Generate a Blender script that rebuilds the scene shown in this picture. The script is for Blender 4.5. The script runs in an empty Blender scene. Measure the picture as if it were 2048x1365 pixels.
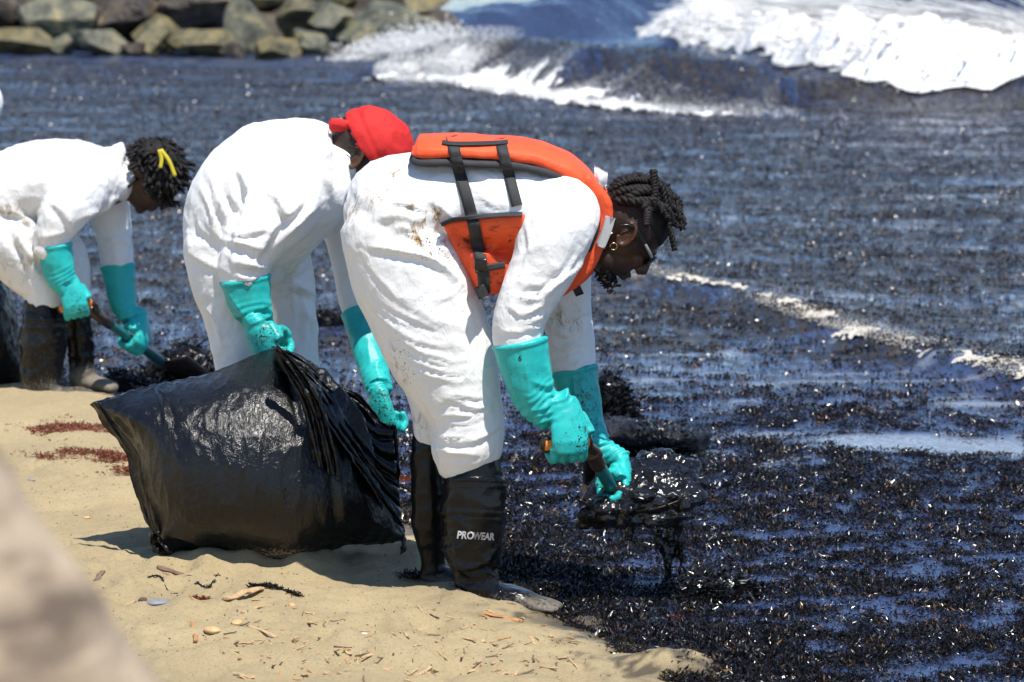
import bpy, math
import numpy as np
from mathutils import Vector, Matrix
from mathutils.bvhtree import BVHTree

scene = bpy.context.scene
# ------------------------------------------------------------------ camera
FPX = 5690.0                 # focal length in photograph pixels (2048 wide): 100 mm on full frame
CAM = np.array([0.0, 0.0, 1.65])
PITCH = math.atan((682.5 + 100.0) / FPX)
cam_data = bpy.data.cameras.new('camera')
cam_data.sensor_width = 36.0
cam_data.lens = FPX / 2048.0 * 36.0
cam_data.clip_start = 0.05
cam_data.clip_end = 3000.0
cam_data.dof.use_dof = True
cam_data.dof.focus_distance = 7.35
cam_data.dof.aperture_fstop = 5.6
cam_data.dof.aperture_blades = 8
cam = bpy.data.objects.new('camera', cam_data)
cam.location = CAM
cam.rotation_euler = (math.pi / 2 - PITCH, 0, 0)
scene.collection.objects.link(cam)
scene.camera = cam
# ------------------------------------------------------------------ sky and sun
SUN = np.array([0.20, -0.37, 1.0]); SUN /= np.linalg.norm(SUN)
world = bpy.data.worlds.new('World'); scene.world = world; world.use_nodes = True
wn = world.node_tree.nodes; wl = world.node_tree.links
bg = wn['Background']
sky = wn.new('ShaderNodeTexSky'); sky.sky_type = 'NISHITA'; sky.sun_disc = False
sky.sun_elevation = math.asin(SUN[2]); sky.sun_rotation = math.atan2(SUN[0], SUN[1])
sky.air_density = 0.8; sky.dust_density = 0.0; sky.ozone_density = 4.0
wl.new(sky.outputs[0], bg.inputs[0]); bg.inputs[1].default_value = 0.125
sun_d = bpy.data.lights.new('sun', 'SUN'); sun_d.energy = 4.6; sun_d.angle = math.radians(0.53)
sun_d.color = (1.0, 0.955, 0.88)
sun_o = bpy.data.objects.new('sun', sun_d); scene.collection.objects.link(sun_o)
sun_o.rotation_euler = Vector(-SUN).to_track_quat('-Z', 'Y').to_euler()
sun_o.location = (3, -3, 9)
vs = scene.view_settings
vs.view_transform = 'Standard'; vs.look = 'None'; vs.gamma = 1.0; vs.use_curve_mapping = False
vs.exposure = 0.50
scene.cycles.max_bounces = 6; scene.cycles.use_denoising = True
scene.cycles.sample_clamp_indirect = 6.0

# ------------------------------------------------------------------ helpers
FWD = np.array([0, math.cos(PITCH), -math.sin(PITCH)])
UPV = np.array([0, math.sin(PITCH), math.cos(PITCH)])
def ray(px, py):
    return FWD + np.array([1., 0, 0]) * ((px - 1024.0) / FPX) + UPV * ((682.5 - py) / FPX)
def at(px, py, Y):
    d = ray(px, py); return CAM + d * ((Y - CAM[1]) / d[1])
def ground(px, py, z=0.0):
    d = ray(px, py); return CAM + d * ((z - CAM[2]) / d[2])
def project(V):
    R = np.asarray(V) - CAM
    z = R @ FWD
    return np.stack([1024 + FPX * R[:, 0] / z, 682.5 - FPX * (R @ UPV) / z], 1)
def nrm(v):
    v = np.asarray(v, float); return v / (np.linalg.norm(v) + 1e-12)

RNG = np.random.default_rng(11)
_perm = np.random.default_rng(3).permutation(256)
_G = np.random.default_rng(4).normal(size=(256, 3)); _G /= np.linalg.norm(_G, axis=1)[:, None]
def noise3(p, seed=0):
    p = np.asarray(p, float) + seed * 13.37
    i = np.floor(p).astype(np.int64); f = p - i
    u = f * f * f * (f * (f * 6 - 15) + 10)
    out = 0.0
    for dx in (0, 1):
        wx = u[:, 0] if dx else 1 - u[:, 0]
        hx = _perm[(i[:, 0] + dx) & 255]
        for dy in (0, 1):
            wy = u[:, 1] if dy else 1 - u[:, 1]
            hy = _perm[(hx + i[:, 1] + dy) & 255]
            for dz in (0, 1):
                wz = u[:, 2] if dz else 1 - u[:, 2]
                g = _G[_perm[(hy + i[:, 2] + dz) & 255]]
                out = out + wx * wy * wz * (g[:, 0] * (f[:, 0] - dx) + g[:, 1] * (f[:, 1] - dy) + g[:, 2] * (f[:, 2] - dz))
    return out * 1.5
def fbm(p, oct=4, seed=0, gain=0.5):
    p = np.asarray(p, float); a = 1.0; s = 0.0
    for k in range(oct):
        s = s + a * noise3(p * 2.03 ** k, seed + k); a *= gain
    return s
def ridged(p, seed=0, pw=2.0):
    return np.clip(1 - np.abs(noise3(p, seed)) * 1.6, 0, 1) ** pw
def n2(x, y, sx, sy, seed=0, oct=1, gain=.5):
    p = np.stack([np.asarray(x) * sx, np.asarray(y) * sy, np.full(np.shape(x), seed * 3.7)], -1).reshape(-1, 3)
    return (fbm(p, oct, seed, gain)).reshape(np.shape(x))
def sstep(a, b, x):
    t = np.clip((x - a) / (b - a), 0, 1); return t * t * (3 - 2 * t)

class Geo:
    def __init__(self): self.V = []; self.F = []; self.n = 0
    def add(self, V, F):
        V = np.asarray(V, float).reshape(-1, 3)
        F = np.asarray(F, np.int64)
        if F.shape[1] == 3: F = np.concatenate([F, np.full((len(F), 1), -1 - self.n)], 1)
        self.V.append(V); self.F.append(F + self.n); self.n += len(V)
        return self
    def arrays(self):
        return np.concatenate(self.V), np.concatenate(self.F)

def mesh_from(name, V, F, smooth=True):
    V = np.asarray(V, np.float32); F = np.asarray(F, np.int64)
    me = bpy.data.meshes.new(name)
    if F.shape[1] == 4 and (F[:, 3] < 0).any():
        tri = F[:, 3] < 0
        cnt = np.where(tri, 3, 4)
        loops = F.ravel()[(F.ravel() >= 0)]
    else:
        cnt = np.full(len(F), F.shape[1]); loops = F.ravel()
    me.vertices.add(len(V)); me.vertices.foreach_set('co', V.ravel())
    me.loops.add(len(loops)); me.loops.foreach_set('vertex_index', loops.astype(np.int32))
    me.polygons.add(len(F))
    st = np.concatenate([[0], np.cumsum(cnt)[:-1]]).astype(np.int32)
    me.polygons.foreach_set('loop_start', st)
    me.polygons.foreach_set('use_smooth', np.full(len(F), smooth))
    me.update(calc_edges=True); me.validate()
    return me
def attr(me, name, vals):
    a = me.attributes.new(name, 'FLOAT', 'POINT'); a.data.foreach_set('value', np.asarray(vals, np.float32))
def obj(name, me, material, parent=None):
    o = bpy.data.objects.new(name, me); scene.collection.objects.link(o)
    if material is not None and me is not None: me.materials.append(material)
    if parent is not None:
        o.parent = parent
        o.matrix_parent_inverse = Matrix.Translation(-Vector(parent.location))
    return o
def tag(o, label=None, cat=None, group=None, kind=None):
    if label: o['label'] = label
    if cat: o['category'] = cat
    if group: o['group'] = group
    if kind: o['kind'] = kind
    return o
def thing(name, loc, label, cat, group=None):
    o = bpy.data.objects.new(name, None); scene.collection.objects.link(o)
    o.empty_display_size = 0.1
    o.location = Vector([float(c) for c in loc]); return tag(o, label, cat, group)

def catmull(P, sub):
    P = np.asarray(P, float)
    if len(P) < 3 or sub <= 1:
        t = np.linspace(0, len(P) - 1, (len(P) - 1) * max(sub, 1) + 1)
        return np.stack([np.interp(t, np.arange(len(P)), P[:, c]) for c in range(P.shape[1])], 1)
    Q = np.concatenate([[2 * P[0] - P[1]], P, [2 * P[-1] - P[-2]]])
    out = []
    for i in range(1, len(Q) - 2):
        for s in range(sub):
            t = s / sub
            out.append(0.5 * (2 * Q[i] + (Q[i + 1] - Q[i - 1]) * t + (2 * Q[i - 1] - 5 * Q[i] + 4 * Q[i + 1] - Q[i + 2]) * t * t
                              + (3 * Q[i] - Q[i - 1] - 3 * Q[i + 1] + Q[i + 2]) * t ** 3))
    out.append(P[-1]); return np.array(out)
def rings(geo, C, ra, rb, ref, nseg=20, cap=0.5, caps=(True, True)):
    """tube through centres C; rb along ref (made perpendicular), ra along the other axis"""
    C = np.asarray(C, float); n = len(C)
    ra = np.broadcast_to(ra, n).astype(float); rb = np.broadcast_to(rb, n).astype(float)
    T = np.gradient(C, axis=0); T /= np.linalg.norm(T, axis=1)[:, None] + 1e-12
    ref = np.broadcast_to(np.asarray(ref, float), (n, 3))
    B = ref - (ref * T).sum(1)[:, None] * T; B /= np.linalg.norm(B, axis=1)[:, None] + 1e-12
    N = np.cross(T, B)
    Cs, As, Bs, Ns, Bv = list(C), list(ra), list(rb), list(N), list(B)
    k = 3
    for end in (0, 1):
        if not caps[end]: continue
        c, t, a, b, nn, bb = (C[0], -T[0], ra[0], rb[0], N[0], B[0]) if end == 0 else (C[-1], T[-1], ra[-1], rb[-1], N[-1], B[-1])
        ext = [(c + t * cap * min(a, b) * math.sin(q), a * math.cos(q), b * math.cos(q)) for q in (0.5, 1.0, 1.4)]
        for (cc, aa, b2) in ext:
            if end == 0: Cs.insert(0, cc); As.insert(0, aa); Bs.insert(0, b2); Ns.insert(0, nn); Bv.insert(0, bb)
            else: Cs.append(cc); As.append(aa); Bs.append(b2); Ns.append(nn); Bv.append(bb)
    m = len(Cs); th = np.arange(nseg) / nseg * 2 * math.pi
    V = (np.array(Cs)[:, None] + np.array(As)[:, None, None] * np.cos(th)[None, :, None] * np.array(Ns)[:, None]
         + np.array(Bs)[:, None, None] * np.sin(th)[None, :, None] * np.array(Bv)[:, None]).reshape(-1, 3)
    i = np.arange(m - 1)[:, None] * nseg; j = np.arange(nseg)[None]; j2 = (j + 1) % nseg
    F = np.stack([i + j, i + j2, i + nseg + j2, i + nseg + j], -1).reshape(-1, 4)
    V = np.concatenate([V, [np.mean(V[:nseg], 0), np.mean(V[-nseg:], 0)]])
    geo.add(V, F)
    if caps[0]:
        a = np.arange(nseg); geo.F.append(np.stack([(a + 1) % nseg, a, np.full(nseg, m * nseg), np.full(nseg, -10 ** 9)], 1) + geo.n - len(V))
    if caps[1]:
        a = np.arange(nseg) + (m - 1) * nseg
        geo.F.append(np.stack([a, np.roll(a, -1), np.full(nseg, m * nseg + 1), np.full(nseg, -10 ** 9)], 1) + geo.n - len(V))
    return geo
def loft(geo, st, Y0, sub=5, nseg=22, cap=0.6, caps=(True, True)):
    """st rows: px, py, r(px), dy(m), depth factor"""
    S = np.array([list(s) + [0, 1.0][len(s) - 3:] for s in st], float)
    S = catmull(S, sub)
    C = np.array([at(s[0], s[1], Y0 + s[3]) for s in S])
    r = np.array([max(s[2], .5) * (Y0 + s[3]) / FPX * 1.004 for s in S])
    return rings(geo, C, r, r * S[:, 4], (0, 1, 0), nseg, cap, caps)
def ellipsoid(geo, c, r, M=None, nu=20, nv=14):
    u = np.arange(nu) / nu * 2 * math.pi; v = np.linspace(0.02, math.pi - .02, nv)
    P = np.stack([np.outer(np.sin(v), np.cos(u)), np.outer(np.sin(v), np.sin(u)), np.outer(np.cos(v), np.ones(nu))], -1).reshape(-1, 3) * np.asarray(r)
    if M is not None: P = P @ np.asarray(M).T
    V = P + np.asarray(c)
    i = np.arange(nv - 1)[:, None] * nu; j = np.arange(nu)[None]; j2 = (j + 1) % nu
    F = np.stack([i + j, i + nu + j, i + nu + j2, i + j2], -1).reshape(-1, 4)
    geo.add(V, F)
    V2 = len(V)
    a = np.arange(nu)
    base = geo.n - V2
    n0 = geo.n
    geo.add([V[:nu].mean(0), V[-nu:].mean(0)], np.array([[0, 0, 0, 0]])); geo.F.pop()
    geo.F.append(np.stack([a + base, (a + 1) % nu + base, np.full(nu, n0), np.full(nu, -10 ** 9)], 1))
    b = a + (nv - 1) * nu
    geo.F.append(np.stack([np.roll(b, -1) + base, b + base, np.full(nu, n0 + 1), np.full(nu, -10 ** 9)], 1))
    return geo
def remesh(geo, voxel, smooth=4, fac=.5):
    V, F = geo.arrays()
    me = mesh_from('tmp', V, F)
    o = bpy.data.objects.new('tmp', me); scene.collection.objects.link(o)
    m = o.modifiers.new('r', 'REMESH'); m.mode = 'VOXEL'; m.voxel_size = voxel; m.adaptivity = 0
    if smooth:
        s = o.modifiers.new('s', 'SMOOTH'); s.factor = fac; s.iterations = smooth
    dg = bpy.context.evaluated_depsgraph_get(); dg.update()
    ev = o.evaluated_get(dg); em = ev.to_mesh()
    nv = len(em.vertices); V = np.empty(nv * 3, np.float32); em.vertices.foreach_get('co', V)
    N = np.empty(nv * 3, np.float32); em.vertex_normals.foreach_get('vector', N)
    nf = len(em.polygons)
    L = np.empty(len(em.loops), np.int32); em.loops.foreach_get('vertex_index', L)
    tot = np.empty(nf, np.int32); em.polygons.foreach_get('loop_total', tot)
    if (tot == 4).all(): F = L.reshape(-1, 4)
    else:
        F = np.full((nf, 4), -1, np.int64); st = np.concatenate([[0], np.cumsum(tot)[:-1]])
        for k in range(4):
            ok = tot > k; F[ok, k] = L[st[ok] + k]
    ev.to_mesh_clear()
    bpy.data.objects.remove(o); bpy.data.meshes.remove(me)
    return Surf(V.reshape(-1, 3).astype(float), F.astype(np.int64), N.reshape(-1, 3).astype(float))
class Surf:
    def __init__(s, V, F, N=None):
        s.V = V; s.F = F; s.N = N
        if N is None: s.normals()
    def normals(s):
        F = s.F; q = np.where(F[:, 3] < 0, F[:, 2], F[:, 3]) if F.shape[1] == 4 else F[:, 2]
        fn = np.cross(s.V[F[:, 2]] - s.V[F[:, 0]], s.V[q] - s.V[F[:, 1]]) if F.shape[1] == 4 else np.cross(s.V[F[:, 1]] - s.V[F[:, 0]], s.V[F[:, 2]] - s.V[F[:, 0]])
        N = np.zeros_like(s.V)
        for k in range(F.shape[1]):
            ok = F[:, k] >= 0; np.add.at(N, F[ok, k], fn[ok])
        s.N = N / (np.linalg.norm(N, axis=1)[:, None] + 1e-12)
    def push(s, d): s.V = s.V + s.N * np.asarray(d)[:, None]; return s
    def facing(s):
        v = s.V - CAM; v /= np.linalg.norm(v, axis=1)[:, None]
        return -(s.N * v).sum(1)
    def px(s): return project(s.V)
    def smooth(s, it=1, fac=.5):
        F = s.F; E = np.concatenate([F[:, [0, 1]], F[:, [1, 2]], np.stack([F[:, 2], np.where(F[:, 3] < 0, F[:, 0], F[:, 3])], 1), np.stack([np.where(F[:, 3] < 0, F[:, 0], F[:, 3]), F[:, 0]], 1)])
        for _ in range(it):
            A = np.zeros_like(s.V); c = np.zeros(len(s.V))
            np.add.at(A, E[:, 0], s.V[E[:, 1]]); np.add.at(c, E[:, 0], 1)
            np.add.at(A, E[:, 1], s.V[E[:, 0]]); np.add.at(c, E[:, 1], 1)
            s.V = s.V + fac * (A / c[:, None] - s.V)
        s.normals(); return s
    def mesh(s, name, smooth=True): return mesh_from(name, s.V, s.F, smooth)
    def bvh(s):
        return BVHTree.FromPolygons(s.V.tolist(), [[k for k in f if k >= 0] for f in s.F.tolist()])
def polydist(P, line):
    """distance of 2-D points to a polyline, and parameter 0..1"""
    L = np.asarray(line, float); best = np.full(len(P), 1e9); par = np.zeros(len(P)); sg = np.zeros(len(P))
    seg = np.linalg.norm(np.diff(L, axis=0), axis=1); cum = np.concatenate([[0], np.cumsum(seg)]); tot = cum[-1]
    for k in range(len(L) - 1):
        d = L[k + 1] - L[k]; t = np.clip(((P - L[k]) @ d) / (d @ d + 1e-12), 0, 1)
        q = P - (L[k] + t[:, None] * d); r = np.sqrt((q ** 2).sum(1))
        m = r < best; best[m] = r[m]; par[m] = (cum[k] + t[m] * seg[k]) / tot
        sg[m] = np.sign(d[0] * q[m, 1] - d[1] * q[m, 0])
    return best, par, sg
def strokes(surf, lst, side=1):
    """sculpt folds: (polyline in photograph pixels, width px, height m); a valley runs beside each ridge"""
    P = surf.px(); f = sstep(0.0, 0.35, surf.facing() * side); D = np.zeros(len(P))
    for line, w, a in lst:
        L = catmull(line, 4) if len(line) > 2 else np.asarray(line, float)
        lo = L.min(0) - 3.5 * w; hi = L.max(0) + 3.5 * w
        m = (P[:, 0] > lo[0]) & (P[:, 0] < hi[0]) & (P[:, 1] > lo[1]) & (P[:, 1] < hi[1]) & (f > 0)
        if not m.any(): continue
        d, t, s = polydist(P[m], L)
        tp = np.clip(np.sin(np.pi * np.clip(t, .02, .98)), 0, 1) ** .6
        x = d * s / w
        D[m] += a * tp * (np.exp(-1.25 * np.abs(x)) - .5 * np.exp(-(x - 1.5) ** 2))
    surf.push(D * f); surf.normals(); return surf
def hit(bvhs, px, py):
    d = Vector(ray(px, py)); best = None
    for b in bvhs:
        h = b.ray_cast(Vector(CAM), d)
        if h[0] is not None and (best is None or h[3] < best[2]): best = (np.array(h[0]), np.array(h[1]), h[3])
    return best
def ribbon(line, width, bvhs, Yf, thick=.004, off=.003, step=8, relax=3, taut=0):
    """a flat strap laid over surfaces along a pixel polyline"""
    L = catmull(line, 8); seg = np.linalg.norm(np.diff(L, axis=0), axis=1); cum = np.concatenate([[0], np.cumsum(seg)])
    n = max(4, int(cum[-1] / step)); t = np.linspace(0, cum[-1], n)
    P = np.stack([np.interp(t, cum, L[:, 0]), np.interp(t, cum, L[:, 1])], 1)
    T = np.gradient(P, axis=0); T /= np.linalg.norm(T, axis=1)[:, None] + 1e-9
    S = np.stack([-T[:, 1], T[:, 0]], 1)
    cols = []
    for q in (-.5, -.17, .17, .5):
        Y = []
        for p, s in zip(P, S):
            a = p + s * q * width; h = hit(bvhs, a[0], a[1]); Y.append(h[0][1] if h else np.nan)
        Y = np.array(Y); ok = ~np.isnan(Y)
        Y = np.interp(np.arange(n), np.arange(n)[ok], Y[ok]) if ok.any() else np.full(n, Yf)
        cols.append(Y)
    Yc = np.array(cols)
    for _ in range(relax):
        Ys = Yc.copy(); Ys[:, 1:-1] = (Yc[:, :-2] + Yc[:, 1:-1] * 2 + Yc[:, 2:]) / 4; Yc = np.minimum(Yc, Ys) if taut else Ys
    Ym = Yc.copy()
    Ym[1:3] = np.minimum(Ym[1:3], (Ym[0:1] + Ym[3:4]) / 2 + .002)
    V = []
    for layer, o in ((0, off + thick), (1, -off)):
        for ci, q in enumerate((-.5, -.17, .17, .5)):
            for k in range(n):
                a = P[k] + S[k] * q * width
                V.append(at(a[0], a[1], Ym[ci, k] - o))
    V = np.array(V).reshape(2, 4, n, 3); idx = np.arange(8 * n).reshape(2, 4, n); F = []
    def quad(a, b): F.append(np.stack([a[:-1], a[1:], b[1:], b[:-1]], 1))
    for c in range(3): quad(idx[0, c], idx[0, c + 1]); quad(idx[1, c + 1], idx[1, c])
    quad(idx[1, 0], idx[0, 0]); quad(idx[0, 3], idx[1, 3])
    F.append(np.array([[idx[0, 0, 0], idx[0, 3, 0], idx[1, 3, 0], idx[1, 0, 0]], [idx[0, 3, -1], idx[0, 0, -1], idx[1, 0, -1], idx[1, 3, -1]]]))
    return V.reshape(-1, 3), np.concatenate(F)

# ------------------------------------------------------------------ materials
def newmat(name):
    m = bpy.data.materials.new(name); m.use_nodes = True
    nt = m.node_tree; return m, nt, nt.nodes['Principled BSDF'], nt.links
def N(nt, t, **kw):
    n = nt.nodes.new(t)
    for k, v in kw.items():
        if k in n.inputs: n.inputs[k].default_value = v
        else: setattr(n, k, v)
    return n
def coords(nt, scale=(1, 1, 1), rot=(0, 0, 0)):
    tc = nt.nodes.new('ShaderNodeNewGeometry'); mp = nt.nodes.new('ShaderNodeMapping')
    nt.links.new(tc.outputs['Position'], mp.inputs['Vector']); mp.inputs['Scale'].default_value = scale; mp.inputs['Rotation'].default_value = rot
    return mp.outputs[0]
def ramp(nt, fac, stops):
    r = nt.nodes.new('ShaderNodeValToRGB'); e = r.color_ramp.elements
    while len(e) > 1: e.remove(e[-1])
    e[0].position = stops[0][0]; e[0].color = (*stops[0][1], 1)
    for p, c in stops[1:]:
        k = e.new(p); k.color = (*c, 1)
    nt.links.new(fac, r.inputs[0]); return r.outputs[0]
def nz(nt, vec, scale, detail=4, rough=.55, out='Fac', dist=0.0):
    n = N(nt, 'ShaderNodeTexNoise'); n.inputs['Scale'].default_value = scale; n.inputs['Detail'].default_value = detail
    n.inputs['Roughness'].default_value = rough; n.inputs['Distortion'].default_value = dist
    nt.links.new(vec, n.inputs['Vector']); return n.outputs[out]
def mixc(nt, fac, a, b):
    m = N(nt, 'ShaderNodeMix', data_type='RGBA')
    for k, v in ((0, fac), (6, a), (7, b)):
        if isinstance(v, (int, float)): m.inputs[k].default_value = v
        elif isinstance(v, tuple): m.inputs[k].default_value = (*v, 1)
        else: nt.links.new(v, m.inputs[k])
    return m.outputs[2]
def mth(nt, op, a, b=None, c=None, clamp=False):
    m = N(nt, 'ShaderNodeMath', operation=op); m.use_clamp = clamp
    for k, v in enumerate((a, b, c)):
        if v is None: continue
        if isinstance(v, (int, float)): m.inputs[k].default_value = v
        else: nt.links.new(v, m.inputs[k])
    return m.outputs[0]
def bump(nt, b, h, strength, dist, prev=None):
    n = N(nt, 'ShaderNodeBump'); n.inputs['Strength'].default_value = strength; n.inputs['Distance'].default_value = dist
    nt.links.new(h, n.inputs['Height'])
    if prev is not None: nt.links.new(prev, n.inputs['Normal'])
    if b is not None: nt.links.new(n.outputs[0], b.inputs['Normal'])
    return n.outputs[0]
def att(nt, name):
    a = N(nt, 'ShaderNodeAttribute'); a.attribute_name = name; return a.outputs['Fac']
def simple(name, c1, c2=None, scale=30, rough=.5, bs=0.0, bscale=60, bd=.002, spec=.5, metal=0, coat=0, stretch=(1, 1, 1)):
    m, nt, b, lk = newmat(name); v = coords(nt, stretch)
    c2 = c2 or tuple(x * .75 for x in c1)
    lk.new(ramp(nt, nz(nt, v, scale), [(.3, c1), (.7, c2)]), b.inputs['Base Color'])
    b.inputs['Roughness'].default_value = rough; b.inputs['Specular IOR Level'].default_value = spec
    b.inputs['Metallic'].default_value = metal; b.inputs['Coat Weight'].default_value = coat; b.inputs['Coat Roughness'].default_value = .08
    if bs: bump(nt, b, nz(nt, v, bscale, 5), bs, bd)
    return m

def mat_suit():
    m, nt, b, lk = newmat('white_coverall_fabric'); v = coords(nt)
    st = att(nt, 'stain'); oil = att(nt, 'oil')
    sp = nz(nt, v, 75, 5, .7); sp2 = nz(nt, coords(nt, (1, 1, .5), (0, .5, 0)), 34, 6, .75, dist=.6)
    k1 = mth(nt, 'MULTIPLY', st, mth(nt, 'SUBTRACT', mth(nt, 'MULTIPLY', sp2, 8.0), 3.95, clamp=True), clamp=True)
    sp3 = nz(nt, v, 190, 3, .6)
    k2 = mth(nt, 'MULTIPLY', mth(nt, 'GREATER_THAN', mth(nt, 'ADD', sp3, mth(nt, 'MULTIPLY', oil, .20)), .80), mth(nt, 'GREATER_THAN', oil, .02))
    c0 = ramp(nt, nz(nt, v, 5, 3), [(.3, (.80, .80, .80)), (.75, (.77, .755, .72))])
    brown = ramp(nt, sp, [(.4, (.42, .25, .09)), (.62, (.16, .085, .03))])
    c = mixc(nt, k1, c0, brown); c = mixc(nt, k2, c, (.035, .022, .012))
    lk.new(c, b.inputs['Base Color']); b.inputs['Roughness'].default_value = .55
    b.inputs['Specular IOR Level'].default_value = .35
    b.inputs['Sheen Weight'].default_value = .05
    cr = mth(nt, 'POWER', mth(nt, 'ABSOLUTE', mth(nt, 'SUBTRACT', nz(nt, coords(nt, (1.0, 1, .62), (0, .7, 0)), 13, 4, .6, dist=1.0), .5)), .55)
    cr2 = mth(nt, 'POWER', mth(nt, 'ABSOLUTE', mth(nt, 'SUBTRACT', nz(nt, coords(nt, (.6, 1, 1.0), (0, .4, .3)), 30, 4, .6, dist=.8), .5)), .6)
    vd = N(nt, 'ShaderNodeVectorMath', operation='ADD'); lk.new(coords(nt, (1, 1, .7), (0, .5, 0)), vd.inputs[0])
    dn = N(nt, 'ShaderNodeVectorMath', operation='SCALE'); lk.new(nz(nt, v, 9, 3, .5, 'Color'), dn.inputs[0]); dn.inputs['Scale'].default_value = .10; lk.new(dn.outputs[0], vd.inputs[1])
    vo = N(nt, 'ShaderNodeTexVoronoi'); vo.inputs['Scale'].default_value = 13; lk.new(vd.outputs[0], vo.inputs['Vector'])
    vo2 = N(nt, 'ShaderNodeTexVoronoi'); vo2.inputs['Scale'].default_value = 34; lk.new(vd.outputs[0], vo2.inputs['Vector'])
    nv = bump(nt, None, vo.outputs['Distance'], .32, .022); nv = bump(nt, None, vo2.outputs['Distance'], .22, .008, nv)
    n0 = bump(nt, None, cr, .16, .012, nv); n1 = bump(nt, None, cr2, .10, .006, n0)
    bump(nt, b, nz(nt, v, 160, 3), .12, .002, n1)
    return m
def mat_glove():
    m, nt, b, lk = newmat('turquoise_rubber'); v = coords(nt)
    oil = att(nt, 'oil')
    c0 = ramp(nt, nz(nt, v, 14, 3), [(.3, (.018, .47, .44)), (.7, (.015, .40, .385))])
    smear = mth(nt, 'MULTIPLY', mth(nt, 'SUBTRACT', mth(nt, 'MULTIPLY', nz(nt, v, 42, 6, .75), 6.0), 2.9, clamp=True), oil, clamp=True)
    dots = mth(nt, 'MULTIPLY', mth(nt, 'GREATER_THAN', mth(nt, 'ADD', nz(nt, v, 150, 2), mth(nt, 'MULTIPLY', oil, .16)), .74), mth(nt, 'GREATER_THAN', oil, .05))
    c = mixc(nt, smear, c0, (.02, .035, .02)); c = mixc(nt, dots, c, (.02, .015, .008))
    lk.new(c, b.inputs['Base Color']); b.inputs['Roughness'].default_value = .42; b.inputs['Specular IOR Level'].default_value = .4
    n1 = bump(nt, None, nz(nt, v, 30, 4), .2, .008); bump(nt, b, nz(nt, v, 320, 2), .10, .001, n1)
    return m
def mat_boot():
    m, nt, b, lk = newmat('black_rubber_boot'); v = coords(nt)
    sand = att(nt, 'sand'); oil = att(nt, 'oil')
    g = mth(nt, 'SUBTRACT', mth(nt, 'MULTIPLY', mth(nt, 'ADD', nz(nt, v, 90, 6, .8), mth(nt, 'MULTIPLY', sand, .62)), 4.0), 2.9, clamp=True)
    k = mth(nt, 'MULTIPLY', g, mth(nt, 'MULTIPLY', sand, 1.4, clamp=True))
    c0 = ramp(nt, nz(nt, v, 12, 5, .65), [(.35, (.004, .004, .0045)), (.7, (.009, .009, .0095))])
    sandc = ramp(nt, nz(nt, v, 500, 2), [(.3, (.12, .105, .085)), (.7, (.25, .215, .165))])
    c = mixc(nt, k, c0, sandc); lk.new(c, b.inputs['Base Color'])
    r = mth(nt, 'SUBTRACT', mth(nt, 'ADD', .27, mth(nt, 'MULTIPLY', k, .6)), mth(nt, 'MULTIPLY', oil, .26)); lk.new(r, b.inputs['Roughness'])
    b.inputs['Specular IOR Level'].default_value = .26
    n1 = bump(nt, None, nz(nt, v, 18, 5, .6), .25, .012)
    bump(nt, b, mth(nt, 'MULTIPLY', nz(nt, v, 120, 4), mth(nt, 'ADD', oil, .2)), .5, .004, n1)
    return m
def mat_bag(sandy=True):
    m, nt, b, lk = newmat('black_plastic_film'); v = coords(nt)
    k = mth(nt, 'MULTIPLY', att(nt, 'sand'), mth(nt, 'GREATER_THAN', mth(nt, 'ADD', nz(nt, v, 150, 4, .8), mth(nt, 'MULTIPLY', att(nt, 'sand'), .22)), .70), clamp=True)
    c = mixc(nt, k, (.005, .005, .006), (.36, .29, .19)); lk.new(c, b.inputs['Base Color'])
    lk.new(mth(nt, 'ADD', mth(nt, 'MULTIPLY', nz(nt, v, 9, 3), .14), .19), b.inputs['Roughness'])
    b.inputs['Specular IOR Level'].default_value = .42
    h1 = nz(nt, coords(nt, (1.6, 1, .55), (0, -.15, 0)), 34, 4, .55, dist=1.2)
    h2 = nz(nt, coords(nt, (1.2, 1, .8)), 95, 4, .6, dist=.8)
    n1 = bump(nt, None, mth(nt, 'POWER', mth(nt, 'ABSOLUTE', mth(nt, 'SUBTRACT', h1, .5)), .6), .34, .010)
    bump(nt, b, mth(nt, 'ABSOLUTE', mth(nt, 'SUBTRACT', h2, .5)), .24, .006, n1)
    return m
def mat_skin():
    m, nt, b, lk = newmat('dark_skin'); v = coords(nt)
    hr = att(nt, 'hair')
    c0 = ramp(nt, nz(nt, v, 25, 4), [(.3, (.075, .032, .017)), (.7, (.052, .021, .011))])
    k = mth(nt, 'MULTIPLY', hr, mth(nt, 'ADD', mth(nt, 'MULTIPLY', nz(nt, v, 420, 3), 1.6), -.1, clamp=True), clamp=True)
    lk.new(mixc(nt, k, c0, (.006, .005, .005)), b.inputs['Base Color'])
    b.inputs['Roughness'].default_value = .45; b.inputs['Specular IOR Level'].default_value = .4
    n1 = bump(nt, None, nz(nt, v, 240, 3), .25, .002)
    bump(nt, b, mth(nt, 'MULTIPLY', nz(nt, v, 500, 2), hr), .6, .004, n1)
    return m
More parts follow.
